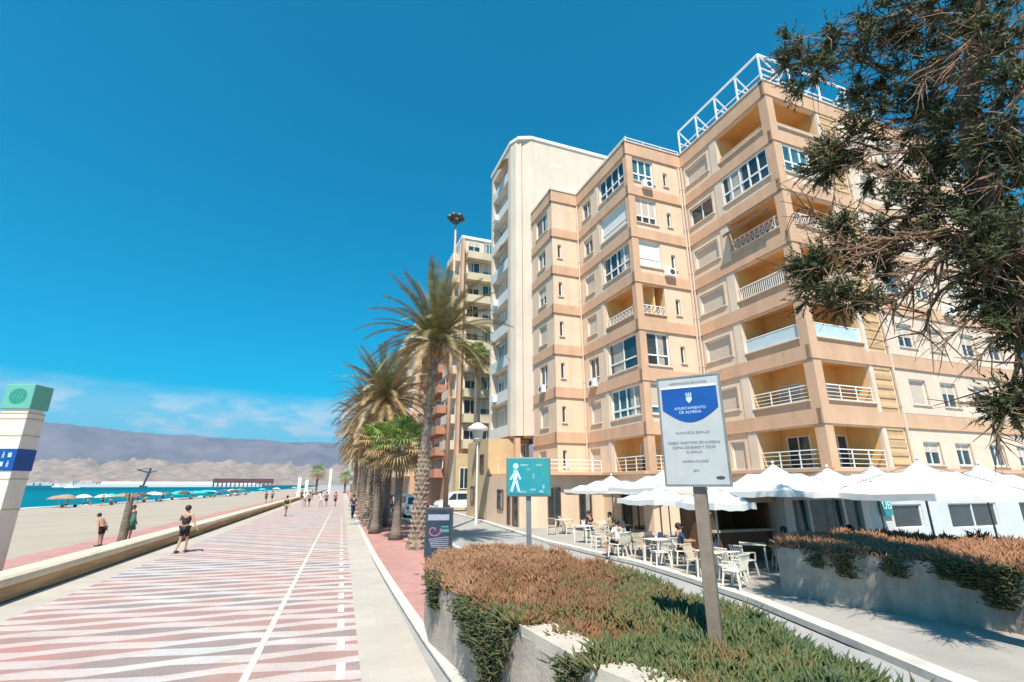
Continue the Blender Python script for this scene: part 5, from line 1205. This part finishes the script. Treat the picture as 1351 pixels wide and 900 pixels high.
def person(loc, rz, label, pose='stand', h=1.72, top='black', bottom='black', long_legs=False, sleeves=False, group=None, hairlen=0, detail=True, dress=None):
    r = empty('person', loc, rz); tag(r, label, 'person', group); s = h/1.72
    # facing -Y
    J = dict(pel=(0,0,.95), ab=(0,0,1.08), ch=(0,0,1.30), nk=(0,.005,1.47), hb=(0,0,1.53), hd=(0,-.01,1.62), ht=(0,-.005,1.68))
    sh = .185
    for q, sx in (('L',-1),('R',1)):
        J['sh'+q] = (sx*sh,0,1.41); J['el'+q] = (sx*.25,.03,1.13); J['wr'+q] = (sx*.27,-.05,.89)
        J['hp'+q] = (sx*.09,0,.90); J['kn'+q] = (sx*.10,-.01,.49); J['an'+q] = (sx*.10,.02,.09); J['to'+q] = (sx*.11,-.15,.035)
    if pose == 'walk':
        J['knL'] = (-.09,-.16,.51); J['anL'] = (-.09,-.20,.10); J['toL'] = (-.09,-.37,.05); J['knR'] = (.10,.06,.49); J['anR'] = (.10,.28,.14); J['toR'] = (.10,.16,.035)
        J['elL'] = (-.25,.12,1.16); J['wrL'] = (-.26,.14,.92); J['elR'] = (.25,-.06,1.14); J['wrR'] = (.24,-.24,.97)
    if pose == 'phone':
        J['elR'] = (.30,-.06,1.16); J['wrR'] = (.17,-.12,1.42); J['elL'] = (-.31,.03,1.16); J['wrL'] = (-.44,.02,.95)
        J['knL'] = (-.09,-.10,.50); J['anL'] = (-.09,-.10,.10); J['toL'] = (-.09,-.27,.04); J['anR'] = (.11,.16,.10); J['toR'] = (.12,0,.035)
    if pose == 'sit':
        for k in list(J): x, y, z = J[k]; J[k] = (x,y,z-.44)
        for q, sx in (('L',-1),('R',1)):
            J['kn'+q] = (sx*.13,-.42,.50); J['an'+q] = (sx*.13,-.42,.09); J['to'+q] = (sx*.14,-.58,.035); J['el'+q] = (sx*.25,-.10,.72); J['wr'+q] = (sx*.15,-.34,.74)
    if pose == 'bend':
        for k in ('ab','ch','nk','hb','hd','ht','shL','shR','elL','elR','wrL','wrR'):
            x, y, z = J[k]; a = .55; dz = z-.95; J[k] = (x, y*math.cos(a)-dz*math.sin(a), .95+dz*math.cos(a))
    rad = dict(pel=(.135,.10), ab=(.125,.095), ch=(.15,.105), nk=.055, hb=.065, hd=.098, ht=.075)
    for q in 'LR': rad.update({'sh'+q:.062,'el'+q:.043,'wr'+q:.028,'hp'+q:.09,'kn'+q:.058,'an'+q:.038,'to'+q:.03})
    names = list(J); idx = {k:i for i,k in enumerate(names)}
    E_ = [('pel','ab'),('ab','ch'),('ch','nk'),('nk','hb'),('hb','hd'),('hd','ht')]
    for q in 'LR': E_ += [('ch','sh'+q),('sh'+q,'el'+q),('el'+q,'wr'+q),('pel','hp'+q),('hp'+q,'kn'+q),('kn'+q,'an'+q),('an'+q,'to'+q)]
    V = [Vector(J[k])*s for k in names]; ed = [(idx[a],idx[b]) for a,b in E_]; rd = [rad[k] if isinstance(rad[k], tuple) else rad[k] for k in names]
    rd = [tuple(x*s for x in q) if isinstance(q, tuple) else q*s for q in rd]
    if detail:      # palms and five bent fingers
        for q, sx in (('L',-1),('R',1)):
            w = Vector(J['wr'+q])*s; d = (w-Vector(J['el'+q])*s).normalized(); side = d.cross(Vector((0,1,0))).normalized() if abs(d.y) < .9 else Vector((1,0,0)); f = side.cross(d)
            pi_ = len(V); V.append(w+d*.07*s); rd.append((.030*s,.018*s)); ed.append((idx['wr'+q], pi_))
            for k, (o, l) in enumerate(((-.026,.062),(-.009,.075),(.009,.070),(.026,.055))):
                a_ = len(V); V.append(w+d*.105*s+f*o*s); rd.append(.009*s); ed.append((pi_,a_)); V.append(w+d*(.105+l*.6)*s+f*o*1.15*s+side*.012*s*sx); rd.append(.008*s); ed.append((a_,a_+1)); V.append(w+d*(.105+l*.95)*s+f*o*1.15*s+side*.03*s*sx); rd.append(.007*s); ed.append((a_+1,a_+2))
            a_ = len(V); V.append(w+d*.05*s-f*.045*s); rd.append(.011*s); ed.append((pi_,a_)); V.append(w+d*.085*s-f*.06*s+side*.01*s*sx); rd.append(.009*s); ed.append((a_,a_+1))
    body = skin_mesh([tuple(v) for v in V], ed, rd, 0, 'body', M['skin'], r)
    if detail:
        hd = Vector(J['hd'])*s; b = MB(); b.tube([hd+Vector((0,-.088,.01))*s, hd+Vector((0,-.125,-.025))*s], [.010*s,.017*s], 6); b.build('nose', M['skin'], body)
        for sx in (-1,1):
            b = MB(); b.ball(hd+Vector((sx*.035,-.086,.015))*s, .013*s, 6, 4); b.build('eye', M['dark'], body)
            b = MB(); b.ball(hd+Vector((sx*.096,.005,-.005))*s, .028*s, 6, 4, (.4,.8,1.1)); b.build('ear', M['skin'], body)
        b = MB(); b.box(hd.x-.022*s,hd.x+.022*s,hd.y-.092*s,hd.y-.086*s,hd.z-.055*s,hd.z-.047*s); b.build('mouth', M['lampred'], body)
    hd = Vector(J['hd'])*s; b = MB(); b.ball(hd+Vector((0,.022,.028))*s, .112*s, 10, 8, (.98,1.0,1.0))
    if hairlen: b.ball(hd+Vector((0,.07,-.10*hairlen))*s, .09*s, 8, 6, (1,.6,1.6))
    b.build('hair', M['hair'], r, smooth=True)
    g = lambda ks, ex: ([tuple(Vector(J[k])*s) for k in ks], [((rad[k][0]+ex)*s,(rad[k][1]+ex)*s) if isinstance(rad[k], tuple) else (rad[k]+ex)*s for k in ks])
    if top:
        ks = ['pel','ab','ch','shL','shR']; vs, rs = g(ks, .016); ee = [(0,1),(1,2),(2,3),(2,4)]
        if sleeves:
            for k, a in (('L',3),('R',4)): p = Vector(J['sh'+k]).lerp(Vector(J['el'+k]), .7)*s; vs.append(tuple(p)); rs.append(.062*s); ee.append((a, len(vs)-1))
        skin_mesh(vs, ee, rs, 0, 'shirt', M[top], r)
    if dress:
        p = Vector(J['pel'])*s; b = MB(); b.tube([p+Vector((0,0,.35*s)), p, p+Vector((0,0,-.45*s))], [.15*s,.17*s,.26*s], 12); b.build('dress', M[dress], r, smooth=True)
    if bottom:
        ks = ['pel','hpL','hpR','knL','knR'] + (['anL','anR'] if long_legs else []); vs, rs = g(ks, .018)
        if not long_legs:
            for i, q in ((3,'L'),(4,'R')): vs[i] = tuple(Vector(J['hp'+q]).lerp(Vector(J['kn'+q]), .82)*s); rs[i] = .088*s
        skin_mesh(vs, [(0,1),(0,2),(1,3),(2,4)]+([(3,5),(4,6)] if long_legs else []), rs, 0, 'trousers' if long_legs else 'shorts', M[bottom], r)
    for q in 'LR':
        a, t = Vector(J['an'+q])*s, Vector(J['to'+q])*s; b = MB(); b.tube([a+Vector((0,.05,-.045))*s, (a+t)/2+Vector((0,0,-.02))*s, t+Vector((0,-.05,.0))*s], [.045*s,.046*s,.028*s], 8); b.build('shoe', M['dkmetal'], r)
    return r
person((-5.85,24.1,0), R(160), 'person in black vest and shorts by the sea wall, one hand at the head', 'phone', 1.78)
person((1.05,44.5,0), R(12), 'person in dark clothes and long trousers walking on the beige strip', 'walk', 1.8, 'navy', 'navy', True, True)
person((-4.4,48.5,0), R(200), 'lone walker in dark top near the far part of the sea wall', 'walk', 1.7, 'black', 'olivecloth')
people_far = [(-4.3,70,0,'walk','whitecloth','olivecloth','person in white walking left of the group down the promenade'),(-3.7,69,200,'walk','olivecloth','black','person in olive beside the one in white in the distance'),
 (-2.3,68,10,'stand','whitecloth','whitecloth','person all in white in the middle of the distant group'),(-1.7,69.5,180,'walk','greencloth','black','person in green in the distant group'),(-.6,69,190,'walk','redcloth','black','person in red at the right of the distant group'),
 (3.05,66,0,'stand','redcloth','black','person in red standing by the distant palm trunks'),(4.4,47,90,'stand','redcloth','navy','person in red behind the fan palm trunks'),(-6.2,92,0,'walk','black','black','far person in black near the sea wall'),(-5.0,100,180,'walk','bluecloth','black','far person in blue near the sea wall')]
for x, y, rz, ps, t, bt, lb in people_far: person((x,y,0), R(rz), lb, ps, 1.72, t, bt, detail=False, sleeves=True)
# beach people
person((-9.95,27.8,0), R(250), 'tanned child in dark trunks leaning forward beyond the sea wall', 'bend', 1.45, None, 'black', detail=True)
person((-9.75,30.4,0), R(70), 'person wrapped in a green beach dress behind the sea wall', 'stand', 1.62, 'greencloth', None, dress='greencloth', hairlen=1)
person((-10.8,86,-.02), R(30), 'distant walker in dark clothes on the outer walk', 'walk', 1.7, 'black', 'black', detail=False)
person((-10.3,89,-.02), R(210), 'distant walker in green on the outer walk', 'walk', 1.7, 'greencloth', 'navy', detail=False)
# cafe guests
person((11.65,22.8,.10), R(30), 'seated guest in dark top, left of the couple at the cafe', 'sit', 1.7, 'black', 'navy', False, True)
person((12.35,22.0,.10), R(10), 'seated guest in olive top, right of the couple at the cafe', 'sit', 1.65, 'olivecloth', 'black', False, True, hairlen=1)
for x, y, rz, lb in ((11.65,22.8,30,'cream chair under the left guest of the seated couple'),(12.35,22.0,10,'cream chair under the right guest of the seated couple')):
    c = make_chair('plastic'); c.location = (x,y+.02,.10); c.rotation_euler = (0,0,R(rz)); tag(c, lb, 'chair', 'plastic chairs on the cafe terrace')
person((11.45,14.0,.10), R(40), 'standing waiter in navy right behind the sign post', 'stand', 1.72, 'navy', 'black', True, True)
person((15.55,12.3,.10), R(50), 'guest in pale clothes seated before the pavilion glazing', 'sit', 1.68, 'whitecloth', 'navy', False, True)
c = make_chair('plasticd'); c.location = (15.55,12.32,.10); c.rotation_euler = (0,0,R(50)); tag(c, 'beige armchair under the guest before the pavilion glazing', 'chair', 'plastic chairs on the cafe terrace')

for x, y, rz, tp, lb, cl in ((10.75,14.6,75,'navy','guest in navy sitting just left of the sign post','cream armchair under the guest in navy left of the sign post'),(9.75,16.9,200,'whitecloth','guest in white sitting at the middle table by the kerb','cream armchair under the guest in white by the kerb'),(12.9,12.4,160,'redcloth','guest in red sitting near the wooden kiosk','cream armchair under the guest in red near the kiosk')):
    person((x,y,.10), R(rz), lb, 'sit', 1.7, tp, 'black', False, True)
    c = make_chair('plastic'); c.location = (x,y+.02,.10); c.rotation_euler = (0,0,R(rz)); tag(c, cl, 'chair', 'plastic chairs on the cafe terrace')
# cups and a menu card on the tables
for i, (x, y, w_) in enumerate(((10.0,12.1,'nearest'),(10.4,15.3,'low-umbrella'),(10.6,17.7,'middle'),(10.6,21.2,'white-umbrella'))):
    t = empty('menu_holder', (x+.12,y+.05,.84)); tag(t, 'small dark menu holder on the %s terrace table' % w_, 'menu holder'); b = MB(); b.box(-.07,.07,-.02,.02,0,.2); b.build('card', M['navy'], t); b = MB(); b.box(-.09,.09,-.05,.05,0,.02); b.build('base', M['white'], t)
    t = empty('cup', (x-.15,y-.1,.84)); tag(t, 'white cup on the %s terrace table' % w_, 'cup'); b = MB(); b.tube([(0,0,0),(0,0,.09)], [.03,.045], 8); b.build('bowl', M['white'], t); b = MB(); b.tube([(0,0,0),(0,0,.01)], .08, 10); b.build('saucer', M['white'], t)
# ------------------------------------------------------------------ beach things
PT = empty('palm_stump', (-9.5,28.9,0)); tag(PT, 'bare grey palm stump standing beyond the sea wall between the child and the green dress', 'stump')
b = MB(); N = 10; b.tube([(0,0,2.1*i/N) for i in range(N+1)], [.19-.006*i+.01*math.sin(i*2.1) for i in range(N+1)], 12); b.build('trunk', M['ptrunkg'], PT, smooth=True)
b = MB(); 
for i in range(16): a = i*.9; b.tube([(0,0,2.0),(.24*math.cos(a),.24*math.sin(a),2.05+.08*(i % 3))], [.08,.03], 5)
b.build('cut_leaf_bases', M['ptrunkp'], PT)
def parasol(loc, col, label, rad=1.15, hh=2.2, tilt=0):
    r = empty('beach_parasol', loc); r.rotation_euler = (tilt,tilt*.5,loc[1]); tag(r, label, 'parasol', 'beach parasols along the waterline')
    b = MB(); N = 10; top = (0,0,hh)
    rim = [(rad*math.cos(2*math.pi*i/N), rad*math.sin(2*math.pi*i/N), hh-.5) for i in range(N)]; mid = [(p[0]*.55,p[1]*.55,hh-.14) for p in rim]
    for i in range(N):
        j = (i+1) % N; b.poly([mid[i],mid[j],top]); b.poly([rim[i],rim[j],mid[j],mid[i]]); b.poly([rim[i],rim[j],(rim[j][0],rim[j][1],hh-.62),(rim[i][0],rim[i][1],hh-.62)])
    b.build('canopy', col, r); b = MB(); b.tube([(0,0,-.3),(0,0,hh+.05)], .025, 6); b.build('pole', M['white'], r)
    return r
pc = {'teal green':mat('parasol_teal',(.05,.50,.42),.8,.03),'white':mat('parasol_white',(.75,.74,.70),.8,.03),'dark blue':mat('parasol_blue',(.04,.10,.22),.8,.05),'tan thatch':mat('parasol_thatch',(.36,.27,.17),.9,.2,6),'dark brown':mat('parasol_brown',(.12,.07,.05),.9,.1),'grey':mat('parasol_grey',(.42,.45,.46),.8,.05),'dark green':mat('parasol_green',(.05,.16,.11),.8,.05),'pink':mat('parasol_pink',(.50,.28,.26),.8,.05)}
PS = [(-42,99,'tan thatch',1.5),(-39.5,95,'tan thatch',1.3),(-44,112,'white',1.3),(-42,118,'teal green',1.2),(-38,104,'grey',1.4),(-38,112,'tan thatch',1.5),(-37,117,'dark brown',1.6),(-36,121,'white',1.4),(-40,128,'dark blue',1.3),(-37,128,'pink',1.3),
 (-38,136,'dark green',1.3),(-35,138,'dark brown',1.3),(-37,144,'teal green',2.4),(-35,149,'teal green',2.6),(-33.5,153,'teal green',2.2),(-34,160,'white',1.5),(-32,163,'dark blue',1.4),(-33,170,'pink',1.5),(-31,173,'dark brown',1.6),(-33,182,'white',1.5),(-31,188,'dark green',1.6),(-33,197,'grey',1.6),
(-32,240,'teal green',1.7),(-31,280,'white',1.9),(-30,370,'grey',2.0)]
seen = {}
ordw = ['first','second','third','fourth','fifth','sixth']
for x, y, cname, rad in PS:
    k = seen.get(cname, 0); seen[cname] = k+1
    z = -.02+(-.85+.02)*min(1, (x+11.2)/((shore(y)+11.2)*.93))
    parasol((x,y,z), pc[cname], '%s parasol by the water, %s nearest of its colour' % (cname, ordw[k]), rad, 1.85+.12*(k % 2), .1 if k % 2 else 0)
BT = ['bather lying','bather sitting']
for i, (x, y, cl, w_) in enumerate(((-36,113,'redcloth','under the thatched parasols'),(-35.5,125,'black','beside the white parasol'),(-34,141,'bluecloth','left of the big teal canopies'),(-31.5,158,'black','right of the big teal canopies'),(-31,168,'redcloth','beside the pink parasol'),(-37,101,'navy','by the nearest thatched parasol'),(-31,180,'olivecloth','near the dark green parasol'))):
    z = -.02+(-.83)*min(1, (x+11.2)/((shore(y)+11.2)*.93)); person((x,y,z), R(i*70), 'beachgoer in %s standing %s' % ({'redcloth':'red','black':'black','bluecloth':'light blue','navy':'navy','olivecloth':'olive'}[cl], w_), 'stand', 1.7, cl, 'black', detail=False)
random.seed(12); tcount = {}
towels = [('redcloth','red'),('bluecloth','light blue'),('whitecloth','white'),('greencloth','green'),('olivecloth','olive'),('navy','navy')]
for i, (x, y, _c, _r) in enumerate(PS[:24]):
    px_, py_ = x+random.uniform(1.0,2.2), y-random.uniform(.5,3); z = -.02+(-.83)*min(1, (px_+11.2)/((shore(py_)+11.2)*.93))
    t = empty('beach_towel', (px_,py_,z), random.random()*3); cn = towels[i % 6]; k_ = tcount.get(_c, 0); tcount[_c] = k_+1; tag(t, '%s towel and dark bag beside the %s nearest %s parasol' % (cn[1], ordw[k_], _c), 'towel', 'towels on the beach')
    b = MB(); b.box(-1,1,-.5,.5,.02,.06); b.build('cloth', M[cn[0]], t); b = MB(); b.ball((.6,.1,.22), .28, 7, 5, (1,.7,.8)); b.build('bag', M['black'], t)
    if i % 2 == 0: person((px_+.8,py_-1.0,z), R(i*47), 'beachgoer sitting on the sand beside the %s nearest %s parasol' % (ordw[k_], _c), 'sit', 1.7, towels[(i+2) % 6][0], 'black', detail=False)
# white banner poles and portal at the end
for i, (x, y, hh, lb) in enumerate(((-8.3,113,4.2,'left of two white square columns near the far end of the sea wall'),(-7.2,118,3.8,'right of two white square columns near the far end of the sea wall'),(-3.2,150,7.0,'slim white column in the haze at the promenade end'))):
    r = empty('white_column', (x,y,0)); tag(r, lb, 'column', 'white columns at the far end')
    b = MB(); b.box(-.32,.32,-.3,.3,0,hh); b.build('shaft', M['white'], r, bevel=.03); b = MB(); b.box(-.4,.4,-.38,.38,hh,hh+.2); b.build('cap', M['signgrey'], r)
# pier and crane far off
r = empty('loading_pier', (-146,887,-1)); tag(r, 'long dark red loading pier standing in the water at the far end of the beach', 'pier'); r.rotation_euler = (0,0,R(8))
b = MB(); b.box(-42,42,-6,6,6.5,13); b.build('deck', mat('pier_red',(.17,.07,.07),.9,.1,.1), r)
b = MB()
for i in range(15): x = -41+i*5.8; b.box(x-.7,x+.7,-5,-3.6,-1,6.5); b.box(x-.7,x+.7,3.6,5,-1,6.5)
b.build('piles', M['rock'], r)
r = empty('harbour_breakwater', (-330,1050,-1)); tag(r, 'low grey breakwater with a pale line of quays in front of the hills', 'breakwater')
b = MB(); b.box(-120,190,-12,12,-2,5); b.build('rock_bank', M['greyshade'], r); b = MB(); b.box(-60,180,-6,6,5,9); b.build('quay_sheds', M['white'], r)
r = empty('harbour_crane', (-262,830,-1)); tag(r, 'dark harbour crane with raised boom standing above the bay', 'crane')
b = MB(); b.bar((0,0,0),(6,0,26),2.2); b.bar((0,0,0),(-3,0,2),3); b.build('mast', M['dkmetal'], r)
b = MB(); b.bar((5,0,20),(-10,0,24),1.6); b.bar((5,0,20),(14,0,23),1.2); b.bar((6,0,26),(-9,0,24),.5); b.build('boom', M['dkmetal'], r)
b = MB(); b.box(-3,5,-3,3,-1,2); b.build('base', M['dkmetal'], r)
# pale low town on the far shore
random.seed(3)
tw = MB()
for i in range(420):
    a = R(random.uniform(-52,-12)); rr = random.uniform(4250,4650); x, y = math.sin(a)*rr, math.cos(a)*rr; w = random.uniform(10,35); hh = random.uniform(5,16)
    z0 = -3; tw.box(x-w,x+w,y-8,y+8,z0,4+hh*(1 if random.random() < .8 else 1.6))
tag(tw.build('far_shore_town', mat('far_town', (.62,.58,.52), .9, .1, .01)), kind='stuff', label='pale strip of tiny buildings along the far shore of the bay', cat='town')
for i, (x, y, lb) in enumerate(((-520,900,'small white boat far left on the bay'),(-430,1000,'small white boat mid bay left of the crane'),(-330,800,'white motorboat just left of the harbour crane'))):
    r = empty('boat', (x,y,-1)); tag(r, lb, 'boat', 'boats on the bay')
    b = MB(); b.prism([(-7,-2),(4,-2.2),(9,0),(4,2.2),(-7,2)], -.3, 2.2); b.build('hull', M['white'], r); b = MB(); b.box(-4,1.5,-1.5,1.5,2.2,4.6); b.build('cabin', M['white'], r)

# ------------------------------------------------------------------ air, sky, light
HZ = 1
if HZ:
    b = MB(); b.box(-15500,15500,-15500,15500,-4.2,1260); hz = b.build('haze', None if False else M['white']); hz.data.materials.clear()
    hm = bpy.data.materials.new('haze_air'); hm.use_nodes = True; nt = hm.node_tree
    nt.nodes.remove(nt.nodes['Principled BSDF']); pv = nd(nt, 'ShaderNodeVolumePrincipled'); pv.inputs['Color'].default_value = (.20,.60,1,1); pv.inputs['Density'].default_value = 6e-5; pv.inputs['Anisotropy'].default_value = .35
    nt.links.new(pv.outputs[0], nt.nodes['Material Output'].inputs['Volume']); hz.data.materials.append(hm); tag(hz, kind='stuff', label='thin blue sea air over the bay', cat='haze')
w = bpy.data.worlds.new('World'); scene.world = w; w.use_nodes = True; nt = w.node_tree; L = nt.links.new; bg = nt.nodes['Background']
SUN_EL, SAZ = R(57), math.atan2(-.42,-.91)      # azimuth measured from +Y towards +X
sky = nd(nt, 'ShaderNodeTexSky', sky_type='NISHITA'); sky.sun_disc = False; sky.sun_elevation = SUN_EL; sky.sun_rotation = SAZ; sky.air_density = 1.0; sky.dust_density = .3; sky.ozone_density = 3.0
hs = nd(nt, 'ShaderNodeHueSaturation'); hs.inputs['Hue'].default_value = .475; hs.inputs['Saturation'].default_value = 2.6; hs.inputs['Value'].default_value = 1.0; L(sky.outputs[0], hs.inputs['Color'])
# cloud bank low over the mountains
tc = nd(nt, 'ShaderNodeTexCoord'); sp = nd(nt, 'ShaderNodeSeparateXYZ'); L(tc.outputs['Generated'], sp.inputs[0])
mp = nd(nt, 'ShaderNodeMapping'); mp.inputs['Scale'].default_value = (8,8,24); L(tc.outputs['Generated'], mp.inputs[0])
n = nd(nt, 'ShaderNodeTexNoise'); n.inputs['Scale'].default_value = 1.6; n.inputs['Detail'].default_value = 6; n.inputs['Roughness'].default_value = .55; L(mp.outputs[0], n.inputs['Vector'])
cr = nd(nt, 'ShaderNodeValToRGB'); cr.color_ramp.elements[0].position = .47; cr.color_ramp.elements[1].position = .62; cr.color_ramp.elements[0].color = (.42,.42,.42,1); L(n.outputs['Fac'], cr.inputs[0])
zb_ = nd(nt, 'ShaderNodeValToRGB'); el = zb_.color_ramp.elements; el[0].position = .09; el[0].color = (1,1,1,1); el[1].position = .165; el[1].color = (0,0,0,1); e = el.new(.125); e.color = (.9,.9,.9,1)
L(sp.outputs[2], zb_.inputs[0])
mu = nd(nt, 'ShaderNodeMath', operation='MULTIPLY'); L(cr.outputs[0], mu.inputs[0]); L(zb_.outputs[0], mu.inputs[1])
mu2 = nd(nt, 'ShaderNodeMath', operation='MULTIPLY'); L(mu.outputs[0], mu2.inputs[0]); mu2.inputs[1].default_value = .85
mx = nd(nt, 'ShaderNodeMix', data_type='RGBA'); L(mu2.outputs[0], mx.inputs[0]); tint = nd(nt, 'ShaderNodeMix', data_type='RGBA', blend_type='MULTIPLY'); tint.inputs[0].default_value = 1; tint.inputs[7].default_value = (.05,1.03,1.0,1); L(hs.outputs[0], tint.inputs[6]); L(tint.outputs[2], mx.inputs[6]); mx.inputs[7].default_value = (5.5,6.3,6.8,1)
L(mx.outputs[2], bg.inputs['Color']); bg.inputs['Strength'].default_value = .085
sd = bpy.data.lights.new('sun', 'SUN'); sd.energy = 4.2; sd.angle = R(.53); sd.color = (1,.94,.84); so_ = bpy.data.objects.new('sun', sd); COL.objects.link(so_)
dirv = Vector((math.sin(SAZ)*math.cos(SUN_EL), math.cos(SAZ)*math.cos(SUN_EL), math.sin(SUN_EL))); so_.rotation_euler = dirv.to_track_quat('Z','Y').to_euler(); so_.location = (20,-20,40)
scene.view_settings.view_transform = 'Standard'; scene.view_settings.look = 'None'; scene.view_settings.exposure = .95; scene.view_settings.gamma = 1
scene.cycles.use_denoising = True; scene.cycles.max_bounces = 6; scene.cycles.volume_bounces = 0; scene.cycles.sample_clamp_indirect = 8
